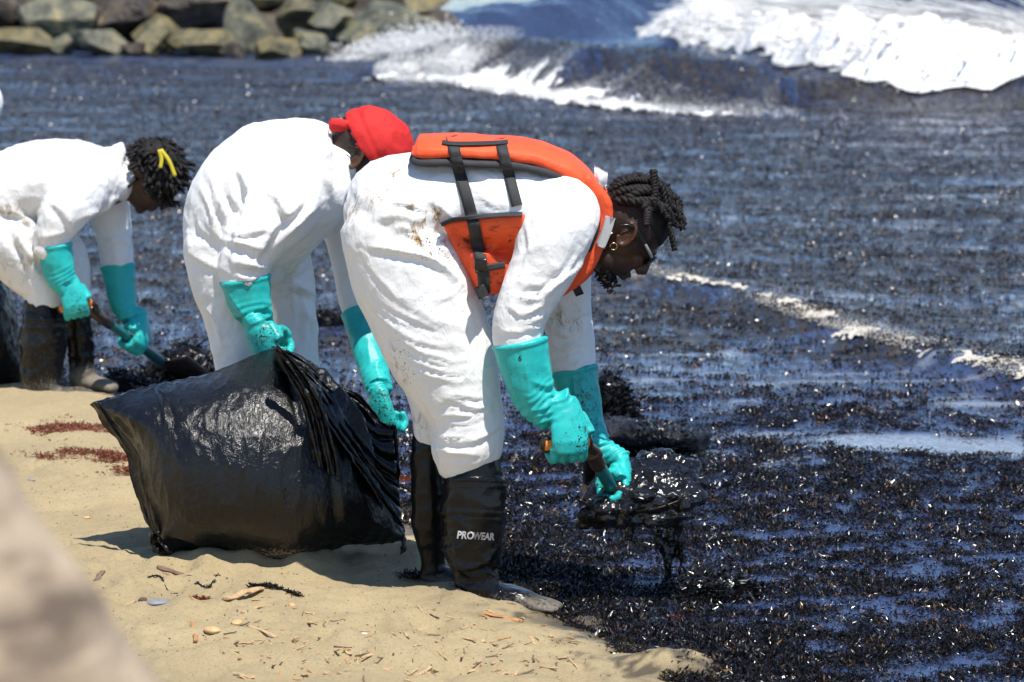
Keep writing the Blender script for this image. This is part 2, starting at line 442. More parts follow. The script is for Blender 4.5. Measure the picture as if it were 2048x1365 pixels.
def mat_sand():
    m, nt, b, lk = newmat('beach_sand'); v = coords(nt)
    wet = att(nt, 'wet')
    c0 = ramp(nt, nz(nt, v, 2.2, 5, .6), [(.3, (.56, .445, .25)), (.5, (.48, .378, .208)), (.72, (.38, .305, .175))])
    c0 = mixc(nt, mth(nt, 'MULTIPLY', nz(nt, v, 480, 2), .55), c0, (.31, .24, .15))
    spk = mth(nt, 'GREATER_THAN', nz(nt, v, 260, 2), .74)
    c0 = mixc(nt, mth(nt, 'MULTIPLY', spk, .8), c0, (.12, .085, .06))
    pale = mth(nt, 'GREATER_THAN', nz(nt, coords(nt, (1, 1, 1), (.5, .3, .2)), 310, 2), .75)
    c0 = mixc(nt, mth(nt, 'MULTIPLY', pale, .7), c0, (.56, .47, .34))
    gr = nz(nt, v, 130, 4, .8); c0 = mixc(nt, mth(nt, 'SUBTRACT', mth(nt, 'MULTIPLY', gr, 6), 3.25, clamp=True), c0, (.24, .175, .105))
    c = mixc(nt, wet, c0, (.12, .095, .06)); lk.new(c, b.inputs['Base Color'])
    lk.new(mth(nt, 'SUBTRACT', .9, mth(nt, 'MULTIPLY', wet, .6)), b.inputs['Roughness'])
    b.inputs['Specular IOR Level'].default_value = .3
    n1 = bump(nt, None, nz(nt, v, 38, 7, .7), .6, .02); bump(nt, b, nz(nt, v, 420, 3, .7), .8, .004, n1)
    return m
def mat_water():
    m, nt, b, lk = newmat('oily_sea_water'); v = coords(nt)
    cover = att(nt, 'weed'); clean = att(nt, 'clean'); calm_sheen = att(nt, 'calm_sheen')
    w1 = nz(nt, coords(nt, (1.2, .55, 1)), 16, 5, .65); w2 = nz(nt, coords(nt, (1.6, .5, 1)), 5.5, 4, .6)
    speck = nz(nt, coords(nt, (1.5, .35, 1), (0, 0, .1)), 15, 5, .8)
    isw = mth(nt, 'MULTIPLY', mth(nt, 'SUBTRACT', mth(nt, 'MULTIPLY', mth(nt, 'ADD', speck, mth(nt, 'MULTIPLY', cover, .16)), 14), 8.0, clamp=True), mth(nt, 'MULTIPLY', cover, 1.5, clamp=True), clamp=True)
    wc = ramp(nt, nz(nt, coords(nt, (1, .8, 1), (0, 0, 1.1)), 9, 4, .8), [(.45, (.020, .019, .022)), (.58, (.04, .033, .028)), (.66, (.17, .10, .04))])
    wat = mixc(nt, clean, (.034, .053, .125), (.030, .046, .10))
    wat = mixc(nt, mth(nt, 'MULTIPLY', calm_sheen, .85), wat, (.21, .225, .255))  # pale film on calm water: sky sheen painted into the base colour
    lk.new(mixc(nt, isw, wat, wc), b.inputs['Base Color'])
    lk.new(mth(nt, 'ADD', .07, mth(nt, 'MULTIPLY', isw, .28)), b.inputs['Roughness'])
    b.inputs['IOR'].default_value = 1.5
    n00 = bump(nt, None, mth(nt, 'MULTIPLY', nz(nt, coords(nt, (1, .5, 1)), 1.3, 5, .65), clean), .8, .5); n1 = bump(nt, None, w2, .5, .06, n00); n2_ = bump(nt, None, mth(nt, 'MULTIPLY', w1, mth(nt, 'SUBTRACT', 1, mth(nt, 'MULTIPLY', calm_sheen, .8))), .6, .022, n1)
    bump(nt, b, mth(nt, 'MULTIPLY', nz(nt, coords(nt, (1, .8, 1)), 40, 4, .8), isw), .9, .035, n2_)
    return m
def mat_weed():
    m, nt, b, lk = newmat('oil_coated_seaweed')
    t = att(nt, 'tint')
    lk.new(ramp(nt, t, [(0, (.005, .0045, .005)), (.7, (.012, .009, .008)), (.86, (.06, .028, .012)), (1, (.20, .10, .03))]), b.inputs['Base Color'])
    b.inputs['Roughness'].default_value = .27; b.inputs['Specular IOR Level'].default_value = .6
    return m
def mat_redweed():
    m, nt, b, lk = newmat('dry_red_seaweed'); t = att(nt, 'tint')
    lk.new(ramp(nt, t, [(0, (.10, .022, .010)), (.5, (.20, .05, .02)), (.85, (.30, .10, .04)), (1, (.33, .2, .12))]), b.inputs['Base Color'])
    b.inputs['Roughness'].default_value = .5; return m
def mat_oil():
    m, nt, b, lk = newmat('crude_oil_sludge'); v = coords(nt)
    b.inputs['Base Color'].default_value = (.006, .005, .005, 1); b.inputs['Roughness'].default_value = .10; b.inputs['Specular IOR Level'].default_value = .6
    n1 = bump(nt, None, nz(nt, v, 40, 4), .45, .014); bump(nt, b, nz(nt, v, 150, 3), .35, .004, n1)
    return m
def mat_wetbag():
    m, nt, b, lk = newmat('wet_oiled_film'); v = coords(nt)
    b.inputs['Base Color'].default_value = (.006, .006, .007, 1); b.inputs['Roughness'].default_value = .16; b.inputs['Specular IOR Level'].default_value = .8
    n1 = bump(nt, None, nz(nt, v, 26, 4, .7), .9, .03); bump(nt, b, nz(nt, v, 90, 3, .7), .9, .012, n1); return m
def mat_foam(name='sea_foam', c1=(.86, .86, .86), c2=(.70, .69, .66)):
    m, nt, b, lk = newmat(name); v = coords(nt)
    lk.new(ramp(nt, nz(nt, v, 3.5, 5, .6), [(.3, c1), (.75, c2)]), b.inputs['Base Color'])
    b.inputs['Roughness'].default_value = .8
    bump(nt, b, nz(nt, v, 12, 6, .75), .22, .05); return m
def mat_rock(name, c1, c2, c3):
    m, nt, b, lk = newmat(name); v = coords(nt)
    c = ramp(nt, nz(nt, v, 2.6, 7, .72, dist=.6), [(.30, tuple(x * .35 for x in c1)), (.42, c1), (.52, c2), (.62, c3), (.7, (.42, .33, .14))])
    lk.new(c, b.inputs['Base Color']); lk.new(mth(nt, 'ADD', .16, mth(nt, 'MULTIPLY', nz(nt, v, 6, 4), .5)), b.inputs['Roughness'])
    n1 = bump(nt, None, nz(nt, v, 4, 6, .7), .6, .12); bump(nt, b, nz(nt, v, 30, 4, .7), .5, .02, n1); return m
def mat_trunk():
    m, nt, b, lk = newmat('weathered_trunk_bark'); v = coords(nt, (1, 1, 3), (0, .15, 0))
    lk.new(ramp(nt, nz(nt, v, 7, 5, .6), [(.36, (.11, .08, .055)), (.48, (.32, .245, .17)), (.66, (.48, .375, .265))]), b.inputs['Base Color'])
    b.inputs['Roughness'].default_value = .85; bump(nt, b, nz(nt, v, 14, 5), .6, .012); return m
def mat_vest():
    m, nt, b, lk = newmat('orange_vest_nylon'); v = coords(nt); oil = att(nt, 'oil')
    k = mth(nt, 'MULTIPLY', oil, mth(nt, 'SUBTRACT', mth(nt, 'MULTIPLY', nz(nt, coords(nt, (1, 1, 2), (0, .5, 0)), 26, 6, .7, dist=.5), 8), 4.2, clamp=True), clamp=True)
    c0 = ramp(nt, nz(nt, v, 10, 4), [(.3, (.82, .105, .032)), (.7, (.74, .080, .022))])
    lk.new(mixc(nt, k, c0, (.06, .016, .008)), b.inputs['Base Color']); b.inputs['Roughness'].default_value = .6; b.inputs['Specular IOR Level'].default_value = .3
    n1 = bump(nt, None, nz(nt, v, 24, 4, .6, dist=.6), .4, .01); bump(nt, b, nz(nt, v, 500, 2), .15, .001, n1); return m
M_SUIT = mat_suit(); M_GLOVE = mat_glove(); M_BOOT = mat_boot(); M_BAG = mat_bag(); M_SKIN = mat_skin(); M_SAND = mat_sand()
M_WATER = mat_water(); M_WEED = mat_weed(); M_RED = mat_redweed(); M_OIL = mat_oil(); M_FOAM = mat_foam(); M_WETBAG = mat_wetbag(); M_DIRTY = mat_foam('oil_stained_foam', (.60, .57, .52), (.40, .35, .28)); M_TRUNK = mat_trunk(); M_VEST = mat_vest()
M_STRAP = simple('black_webbing', (.018, .018, .019), (.028, .028, .028), 400, .7, .4, 900, .002)
M_VEDGE = simple('charcoal_vest_lining', (.03, .032, .038), (.02, .021, .025), 40, .75, .3, 80)
M_REFL = simple('grey_reflective_tape', (.50, .51, .52), (.42, .43, .44), 200, .4, .3, 700, .001)
M_HAIR = simple('black_hair', (.007, .006, .006), (.014, .011, .010), 200, .62, .5, 700, .003, spec=.3)
M_RED_CLOTH = simple('red_cotton_cloth', (.60, .014, .012), (.52, .011, .010), 30, .8, .25, 60, .006)
M_GOLD = simple('gold_hoop', (.75, .6, .33), None, 30, .25, metal=1)
M_BLACKP = simple('black_plastic_frame', (.012, .012, .013), None, 30, .22)
M_GREYP = simple('grey_frame_inlay', (.28, .29, .30), (.2, .2, .21), 120, .35)
M_LENS = simple('dark_mirror_lens', (.01, .015, .03), None, 30, .05, spec=.9)
M_CLEAR = simple('pale_plastic_shield', (.62, .66, .70), (.5, .55, .6), 30, .12)
M_TEALSHAFT = simple('teal_painted_shaft', (.012, .13, .135), (.010, .085, .09), 18, .3, .15, 60)
M_ORANGEG = simple('orange_grip_plastic', (.78, .26, .03), (.6, .17, .02), 30, .4)
M_STEEL = simple('oily_brown_steel', (.035, .024, .018), (.07, .045, .03), 30, .3, .3, 60, metal=.3)
M_WHITEPRINT = simple('white_print', (.75, .75, .75), (.55, .55, .55), 200, .5)
M_BLACKPRINT = simple('black_print', (.01, .02, .02), None, 30, .5)
M_YELLOW = simple('yellow_band', (.75, .62, .03), None, 30, .5)
M_WOOD = simple('pale_drift_wood', (.55, .39, .21), (.36, .22, .11), 60, .8, .4, 90, .003, stretch=(1, 4, 4))
M_ORWOOD = simple('orange_brown_wood', (.50, .24, .08), (.30, .14, .06), 50, .8, .4, 90, .003)
M_DKWOOD = simple('dark_brown_wood', (.12, .07, .045), (.20, .14, .10), 50, .85, .5, 90, .004)
M_STONE = simple('slate_grey_stone', (.17, .18, .20), (.25, .25, .26), 40, .6, .3, 80)
M_SHELL = simple('tan_shell_pebble', (.60, .40, .19), (.5, .31, .13), 40, .5, .3, 60)
M_WSHELL = simple('white_shell', (.75, .73, .7), None, 40, .5)

# ================================================================== SETTING
WL = -0.05
SHORE = np.array([(9.0, -14), (3.4, 1.0), (1.35, 4.6), (.50, 6.35), (.20, 6.97), (-.02, 7.62), (-.30, 8.5), (-.85, 9.7), (-1.55, 10.9), (-2.7, 11.7), (-8, 14), (-60, 30)])
def shore_d(x, y):
    P = np.stack([np.ravel(x), np.ravel(y)], 1)
    d, t, s = polydist(P, SHORE)
    d = d * s          # left of the walk direction = land
    return d.reshape(np.shape(x))
def axis(lo, hi, f0, f1, step, grow=1.12, far=400.0):
    a = list(np.arange(f0, f1, step)); s = step
    while a[-1] < hi: s *= grow; a.append(a[-1] + s)
    s = step
    while a[0] > lo: s *= grow; a.insert(0, a[0] - s)
    return np.array(a)
def grid(xs, ys):
    X, Y = np.meshgrid(xs, ys); nx = len(xs); ny = len(ys)
    i = np.arange(ny - 1)[:, None] * nx + np.arange(nx - 1)[None]
    return X, Y, np.stack([i, i + 1, i + nx + 1, i + nx], -1).reshape(-1, 4)
def sand_h(x, y):
    d = shore_d(x, y) + .10 * n2(x, y, 2.2, 2.2, 5, 2) + .035 * n2(x, y, 9, 9, 8)
    z = np.where(d > 0, WL + .075 * (1 - np.exp(-np.maximum(d, 0) / .32)), np.maximum(WL + .16 * d, -3.0))
    land = sstep(-.05, .35, d)
    dent = n2(x, y, 3.1, 3.6, 2, 2)
    z = z + land * (.018 * dent + .014 * n2(x, y, 8, 9, 9, 2)) + .0055 * n2(x, y, 24, 26, 4, 3)
    for (gx, gy, w, h) in FOOTPRINTS:
        q2 = ((x - gx) / (w * .6)) ** 2 + ((y - gy) / w) ** 2; z = z + land * h * (-np.exp(-np.minimum(q2, 40)) + .55 * np.exp(-np.minimum((np.sqrt(q2) - 1.5) ** 2 * 3, 40)))
    for (gx, gy, w, h) in SAND_BUMPS: z = z + h * np.exp(-((x - gx) ** 2 + (1.6 * (y - gy)) ** 2) / w ** 2)
    z = z - .012 * land * ridged(np.stack([np.ravel(x) * 2.6, np.ravel(y) * 3.2, np.zeros(np.size(x))], 1), 31, 6).reshape(np.shape(x))
    return z, d
g1 = ground(1345, 1345, WL); g2 = ground(1400, 1215, WL); g3 = ground(960, 1200, -.02); g4 = ground(560, 1125, 0); g5 = ground(1130, 1225, -.03); g6 = ground(120, 795, 0)
_rf = np.random.default_rng(91)
FOOTPRINTS = [(_rf.uniform(-1.6, .5), _rf.uniform(5.6, 8.3), _rf.uniform(.06, .11), _rf.uniform(.012, .028)) for _ in range(70)]
SAND_BUMPS = [(g1[0], g1[1], .12, .055), (g1[0] + .07, g1[1] + .03, .06, .02), (g2[0], g2[1], .07, .06), (g3[0], g3[1] - .06, .22, .022), (g4[0], g4[1] - .02, .3, .012), (g5[0] + .06, g5[1] - .02, .10, .02), (g6[0], g6[1] - .1, .3, .03)]
xs = axis(-350, 350, -2.3, 1.2, .0150); ys = axis(-200, 700, 5.7, 9.0, .0150, 1.05)
X, Y, F = grid(xs, ys)
Z, D = sand_h(X, Y)
me = mesh_from('sand_beach', np.stack([X, Y, Z], -1).reshape(-1, 3), F)
attr(me, 'wet', np.clip(sstep(.20, .02, D + .05 * n2(X, Y, 18, 18, 6)) * sstep(WL + .05, WL + .012, Z) + .9 * sstep(.15, .4, n2(X, Y, 13, 13, 16, 3, .7)) * sstep(.32, .08, D), 0, 1).ravel())
tag(obj('sand_beach', me, M_SAND), 'pale tan sand sloping down to the oily water', None, None, 'structure')
def zsand(x, y): return float(sand_h(np.array([x]), np.array([y]))[0][0])
def gpt(px, py):
    z = 0.0
    for _ in range(4):
        p = ground(px, py, z); z = zsand(p[0], p[1])
    return np.array([p[0], p[1], z])

# ---- waves
B1 = np.array([(-1.2, 18.0), (-.4, 16.6), (.51, 14.9), (1.01, 13.8), (1.31, 12.9), (1.63, 11.95), (2.0, 11.1), (3.2, 9.0)])
W1 = np.array([(-3.0, 40.0), (-.9, 37.8), (-.10, 36.4), (.8, 33.0), (1.6, 30.9), (2.6, 29.9), (3.6, 30.3)])
W2 = np.array([(2.6, 54.), (2.8, 49.0), (3.05, 44.5), (3.6, 38.5), (4.4, 34.2), (5.6, 33.4), (7.5, 35.0), (12, 37.), (30, 42)])
W3 = np.array([(-6, 56.), (-1.5, 54.), (1, 57.), (4, 66), (20, 70)])
def wave_sd(x, y, L):
    P = np.stack([np.ravel(x), np.ravel(y)], 1); d, t, s = polydist(P, L)
    return (d * s).reshape(np.shape(x)), t.reshape(np.shape(x))
def wave_profile(d, t, H, front, back, ta, tb):
    e = sstep(0, ta, t) * sstep(1, tb, t)
    return H * e * np.where(d < 0, np.exp(-(d / front) ** 2), np.exp(-(d / back) ** 2))
def water_h(x, y):
    far = np.clip((y - 8) / 30, 0, 1)
    z = WL + (.003 + .02 * far) * n2(x, y, .9, 1.5, 21, 3) + (.003 + .010 * far) * n2(x, y, 3.2, 5.5, 22, 2)
    z = z + (.05 * far) * n2(x, y, .25, .4, 25, 2)
    z = z + .11 * sstep(36, 46, y) * n2(x, y, .7, 1.3, 27, 3)
    j = .12 * n2(x, y, 1.3, 1.3, 23)
    d, t = wave_sd(x, y, B1); z = z + wave_profile(d + j, t, .055, .10, .5, .12, .9)
    d, t = wave_sd(x, y, W1); z = z + wave_profile(d - .35 + 2 * j, t, .55, .48, 1.8, .25, .75)
    d, t = wave_sd(x, y, W2); z = z + wave_profile(d - .3 + 2 * j, t, .52, .95, 4.5, .18, .97)
    d, t = wave_sd(x, y, W3); z = z + wave_profile(d, t, .8, .9, 2.5, .3, .8)
    return z
xs = axis(-500, 500, -1.5, 3.2, .055, 1.04); ya = [-60, -20, 1.0]
while ya[-1] < 900: ya.append(ya[-1] + max(.04, min(.0055 * ya[-1], .2) if ya[-1] < 75 else ya[-1] * .05))
ys = np.array(ya)
X, Y, F = grid(xs, ys)
Z = water_h(X, Y)
me = mesh_from('sea_water', np.stack([X, Y, Z], -1).reshape(-1, 3), F)
d1, _ = wave_sd(X, Y, W2); d0, _ = wave_sd(X, Y, W1)
clean = np.clip(sstep(40, 47, Y) + sstep(.2, 3.0, d0 - 1.0) * sstep(33, 38, Y) * .8, 0, 1)
def weed_cover(x, y):
    c = n2(x, y, .55, 1.25, 41, 3, .55) + .45 * n2(x, y, 2.0, 5.0, 42, 2) + .22 * n2(x, y, 7, 13, 44)
    return c
cov = (.45 + .55 * sstep(-.7, .3, weed_cover(X, Y))) * (1 - .75 * clean)
def calm_sheen_at(x, y):  # mask of calm, weed-free streaks that get the painted pale sheen
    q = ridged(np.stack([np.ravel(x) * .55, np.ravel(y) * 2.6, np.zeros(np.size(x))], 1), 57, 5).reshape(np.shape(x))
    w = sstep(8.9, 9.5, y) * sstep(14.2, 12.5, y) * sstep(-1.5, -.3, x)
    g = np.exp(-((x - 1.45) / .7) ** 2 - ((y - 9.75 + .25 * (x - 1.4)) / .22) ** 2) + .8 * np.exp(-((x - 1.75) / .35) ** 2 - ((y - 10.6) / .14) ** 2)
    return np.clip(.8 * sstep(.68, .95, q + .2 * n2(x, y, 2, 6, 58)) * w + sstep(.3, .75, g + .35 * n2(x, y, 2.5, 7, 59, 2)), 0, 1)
sheen_ = calm_sheen_at(X, Y); cov = cov * (1 - sheen_); attr(me, 'calm_sheen', sheen_.ravel())
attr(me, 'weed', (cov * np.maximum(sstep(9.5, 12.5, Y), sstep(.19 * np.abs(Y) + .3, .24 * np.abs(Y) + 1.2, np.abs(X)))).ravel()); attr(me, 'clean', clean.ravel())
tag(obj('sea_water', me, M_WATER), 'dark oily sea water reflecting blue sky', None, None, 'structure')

# ---- floating oil-coated seaweed
def sprigs(P, size, k, up=.6, seed=0, spread=.6, width=.22):
    """k leaf blades round every point: one folded quad each"""
    r = np.random.default_rng(seed); n = len(P); size = np.broadcast_to(size, n)
    B = np.repeat(P, k, 0); S = np.repeat(size, k) * r.uniform(.55, 1.25, n * k)
    a = r.uniform(0, 2 * np.pi, n * k); e = r.normal(up, .45, n * k)
    Dv = np.stack([np.cos(a) * np.cos(e), np.sin(a) * np.cos(e), np.abs(np.sin(e))], 1)
    B = B + np.stack([r.normal(0, spread, n * k), r.normal(0, spread, n * k), r.uniform(-.1, .25, n * k)], 1) * S[:, None]
    b = r.uniform(0, 2 * np.pi, n * k)
    q = np.stack([np.cos(b), np.sin(b), r.normal(0, .4, n * k)], 1)
    W = np.cross(Dv, q); W /= np.linalg.norm(W, axis=1)[:, None] + 1e-9
    Nn = np.cross(Dv, W)
    L = S[:, None]; bend = r.normal(0, .22, (n * k, 1)) * L
    w = width * r.uniform(.6, 1.3, (n * k, 1))
    v0 = B; v1 = B + Dv * L * .45 + W * w * L + Nn * bend * .3; v2 = B + Dv * L + Nn * bend; v3 = B + Dv * L * .5 - W * w * L + Nn * bend * .3
    V = np.stack([v0, v1, v2, v3], 1).reshape(-1, 3); F = np.arange(n * k * 4).reshape(-1, 4)
    tint = np.repeat(np.clip(np.repeat(r.beta(1.2, 2.2, n), k) * .75 + r.uniform(0, .2, n * k) + (np.repeat(r.uniform(0, 1, n), k) > .96) * .55, 0, 1), 4)
    return V, F, tint
def seaweed(name, P, size, k, material, label, kind='stuff', cat=None, up=.6, seed=0, width=.22, spread=.6, parent=None, tint_scale=1.0):
    V, F, t = sprigs(P, size, k, up, seed, spread, width)
    me = mesh_from(name, V, F, False); attr(me, 'tint', t * tint_scale)
    o = obj(name, me, material, parent); return tag(o, label, cat, None, kind)
r = np.random.default_rng(5)
n = 440000
y = 6.0 * (46 / 6.0) ** (r.uniform(0, 1, n) ** 1.35)
x = np.where(r.uniform(0, 1, n) < .80, r.uniform(-.205, .205, n) * y, r.uniform(-1, 1, n) * (.26 * y + 1.9))
d = shore_d(x, y)
near = sstep(10.5, 7.5, y)
fine = n2(x, y, 6.5, 8.5, 48, 4, .8)
c = weed_cover(x, y) * (.30 + .05 * near) + .85 * fine + .30 * near + .45 * sstep(-.5, -.05, d) * near
thr = .06 + .10 * sstep(8.5, 11.0, y) * sstep(15, 11, y) - .10 * sstep(13, 18, y)
dw2, _ = wave_sd(x, y, W2); dw1, _ = wave_sd(x, y, W1)
keep = (d < .05 + .06 * n2(x, y, 6, 6, 47)) & (c + r.normal(0, .30, n) > thr) & ~((dw2 > -.3) & (y > 33)) & ~((dw1 > .6) & (y > 37)) & (y < 44)
x, y, c, d = x[keep], y[keep], c[keep], d[keep]
zs_ = sand_h(x, y)[0]; keep = ((zs_ < WL + .018) | (r.uniform(0, 1, len(x)) < .12)) & (calm_sheen_at(x, y) < r.uniform(.1, .9, len(x)))
x, y, c, d, zs_ = x[keep], y[keep], c[keep], d[keep], zs_[keep]
z = np.maximum(water_h(x, y), zs_) + .001
size = (.0105 + .005 * r.uniform(0, 1, len(x))) * (y / 7.2) ** .62 * (.8 + .35 * np.clip(c, 0, 1)) * (1 - .3 * sstep(9, 14, y))
P = np.stack([x, y, z], 1)
print('weed sprigs', len(P))
nearm = y < 10.5
seaweed('floating_seaweed', P[nearm], size[nearm] * 1.1, 5, M_WEED, 'black oil-coated seaweed floating at the water edge', up=.42, seed=1, width=.16, spread=.7)
seaweed('drifting_seaweed', P[~nearm], size[~nearm], 2, M_WEED, 'dark brown seaweed drifting on the open oily water', up=.50, seed=2, width=.30, tint_scale=1.2)

def heap_points(px, py, hw, hh, n, seed, top=1.0, Y=None):
    """points through a low heap resting on the ground or water at a photograph pixel"""
    rr = np.random.default_rng(seed); g = gpt(px, py)
    if g[2] < WL: g = ground(px, py, WL)
    s = g[1] / FPX; a = rr.uniform(0, 2 * np.pi, n); q = np.sqrt(rr.uniform(0, 1, n))
    X = g[0] + np.cos(a) * q * hw * s; Yy = g[1] + np.sin(a) * q * hw * s * .7
    H = hh * s * (1 - q ** 2) * (0.55 + .6 * np.abs(n2(X, Yy, 14, 14, seed, 2)))
    return np.stack([X, Yy, g[2] + H * rr.uniform(.35, 1, n) * top], 1), g
def heap(name, px, py, hw, hh, n, size, label, material, cat='seaweed', seed=3, solid=True, width=.22, group=None):
    P, g = heap_points(px, py, hw, hh, n, seed)
    if material is M_RED:
        P = P[n2(P[:, 0], P[:, 1], 11, 11, seed, 2) > -.08]; rq = np.random.default_rng(seed); ex = P[rq.choice(len(P), len(P) // 7)] + rq.normal(0, .05, (len(P) // 7, 3)) * [1.6, 1, 0]; ex[:, 2] = [zsand(a, b_) + .004 for a, b_ in ex[:, :2]]; P = np.concatenate([P, ex])
    V, F, t = sprigs(P, size * (.75 if material is M_RED else 1) * np.random.default_rng(seed).uniform(.5, 1.2, len(P)), 5, .35, seed, .8, .13 if material is M_RED else .15)
    o = thing(name, g, label, cat, group)
    me = mesh_from('fronds', V, F, False); attr(me, 'tint', t * (1.0 if material is M_RED else .6)); f = obj('fronds', me, material, o); tag(f, kind='stuff')
    if solid:
        s = g[1] / FPX; G = Geo(); ellipsoid(G, g, (hw * s * .95, hw * s * .66, hh * s * .72), nu=48, nv=30); V, F = G.arrays(); S = Surf(V, F)
        S.push(.012 * fbm(S.V * 22, 3, seed)); me = S.mesh('core'); attr(me, 'tint', np.full(len(S.V), .15))
        obj('core', me, M_OIL if material is M_WEED else material, o)
    return o
heap('oily_seaweed_heap', 372, 752, 78, 82, 1500, .030, 'glistening black heap of oily seaweed at the tip of the far shovel', M_WEED, seed=13)
heap('oily_seaweed_heap', 245, 775, 52, 40, 500, .026, 'low dark clump of oily seaweed beside the muddy far boots', M_WEED, seed=14)
heap('oily_seaweed_heap', 655, 650, 40, 36, 420, .028, 'small dark seaweed clump seen between the two bent workers', M_WEED, seed=15)
heap('oily_seaweed_heap', 1218, 852, 48, 150, 1600, .030, 'tall ragged black seaweed clump behind the turquoise glove on the shovel shaft', M_WEED, seed=16)
heap('oily_seaweed_heap', 1430, 1192, 85, 62, 1300, .022, 'black oily seaweed heap above the bare sand patch in the weed', M_WEED, seed=17)
heap('oily_seaweed_heap', 1095, 1183, 26, 20, 260, .016, 'small black seaweed tuft beside the toe of the front boot', M_WEED, seed=18)
heap('stranded_seaweed', 165, 915, 95, 30, 900, .022, 'larger rusty red seaweed clump on sand left of the big bag', M_RED, solid=False, seed=20)
heap('stranded_seaweed', 232, 942, 42, 24, 500, .020, 'rusty red seaweed tuft touching the left edge of the big bag', M_RED, solid=False, seed=21)
heap('stranded_seaweed', 140, 850, 95, 16, 520, .022, 'thin scattered patch of reddish seaweed on sand nearest the far boots', M_RED, solid=False, seed=22)
heap('stranded_seaweed', 1352, 1236, 24, 14, 200, .016, 'small reddish seaweed tuft at the edge of the black weed', M_RED, solid=False, seed=23)
heap('stranded_seaweed', 812, 962, 20, 14, 120, .016, 'pinkish seaweed scrap between the big bag and the black boots', M_RED, solid=False, seed=24)
heap('oily_seaweed_heap', 828, 1160, 20, 13, 90, .016, 'tiny black weed scrap on the sand left of the front boots', M_WEED, solid=False, seed=25)

# ---- foam
def blobs(C, R, seed=0, nu=7, nv=5):
    """many small lumps as one mesh"""
    V0 = np.array([(1, 0, 0), (-1, 0, 0), (0, 1, 0), (0, -1, 0), (0, 0, 1), (0, 0, -1)], float); F0 = np.array([(0, 2, 4, -1), (2, 1, 4, -1), (1, 3, 4, -1), (3, 0, 4, -1), (2, 0, 5, -1), (1, 2, 5, -1), (3, 1, 5, -1), (0, 3, 5, -1)]); rr = np.random.default_rng(seed); n = len(C)
    V = V0[None] * (R[:, None, None] * rr.uniform(.6, 1.3, (n, 1, 3))) * rr.uniform(.75, 1.2, (n, len(V0), 1)) + C[:, None]
    F = (F0[None] + (np.arange(n) * len(V0))[:, None, None]); F = np.where(F0[None] < 0, -1, F)
    return V.reshape(-1, 3), F.reshape(-1, 4)
def foam_line(name, L, ta, tb, n, d0, d1, rmin, rmax, lift, label, seed, gaps=0.0, hmax=0.0, fine=.5, material=None):
    rr = np.random.default_rng(seed); L = catmull(L, 6)
    seg = np.linalg.norm(np.diff(L, axis=0), axis=1); cum = np.concatenate([[0], np.cumsum(seg)]) / seg.sum()
    t = rr.uniform(ta, tb, n); cx = np.interp(t, cum, L[:, 0]); cy = np.interp(t, cum, L[:, 1])
    tx = np.interp(t, cum, np.gradient(L[:, 0])); ty = np.interp(t, cum, np.gradient(L[:, 1])); l = np.hypot(tx, ty)
    q = rr.uniform(0, 1, n) ** 1.6; dd = d0 + (d1 - d0) * q
    x = cx - ty / l * dd; y = cy + tx / l * dd
    m = n2(x, y, 1.7, 1.7, seed, 2) + rr.normal(0, .22, n) + .25 * n2(x, y, 9, 9, seed + 5) > gaps - .6
    x, y, q = x[m], y[m], q[m]
    z = water_h(x, y) + lift * rr.uniform(0, 1, len(x)) + hmax * np.maximum(0, n2(x, y, 1.1, .8, seed + 1, 3)) * (1 - q)
    R = (rmin + (rmax - rmin) * rr.uniform(0, 1, len(x)) ** 2.2) * (1 - fine * q)
    V, F = blobs(np.stack([x, y, z], 1), R, seed)
    return tag(obj(name, mesh_from(name, V, F), material or M_FOAM), label, None, None, 'stuff')
foam_line('wave_foam', B1, .27, .38, 3500, -.05, .14, .0018, .006, .015, 'thin broken foam beside the bearded worker chin', 51, .6, material=M_DIRTY)
foam_line('wave_foam', B1, .36, .99, 12000, -.06, .17, .0018, .0062, .03, 'low broken foam crest of the small wave at right', 52, .38, material=M_DIRTY)
foam_line('wave_foam', W1, .20, .93, 18000, -.75, .05, .004, .013, .08, 'white foam strip along the foot of the dark breaker', 53, .1)
foam_line('wave_foam', W1, .16, .34, 9000, -.45, .4, .005, .018, .16, 'white foam tumbling at the left end of the dark breaker', 54, .1, .3)
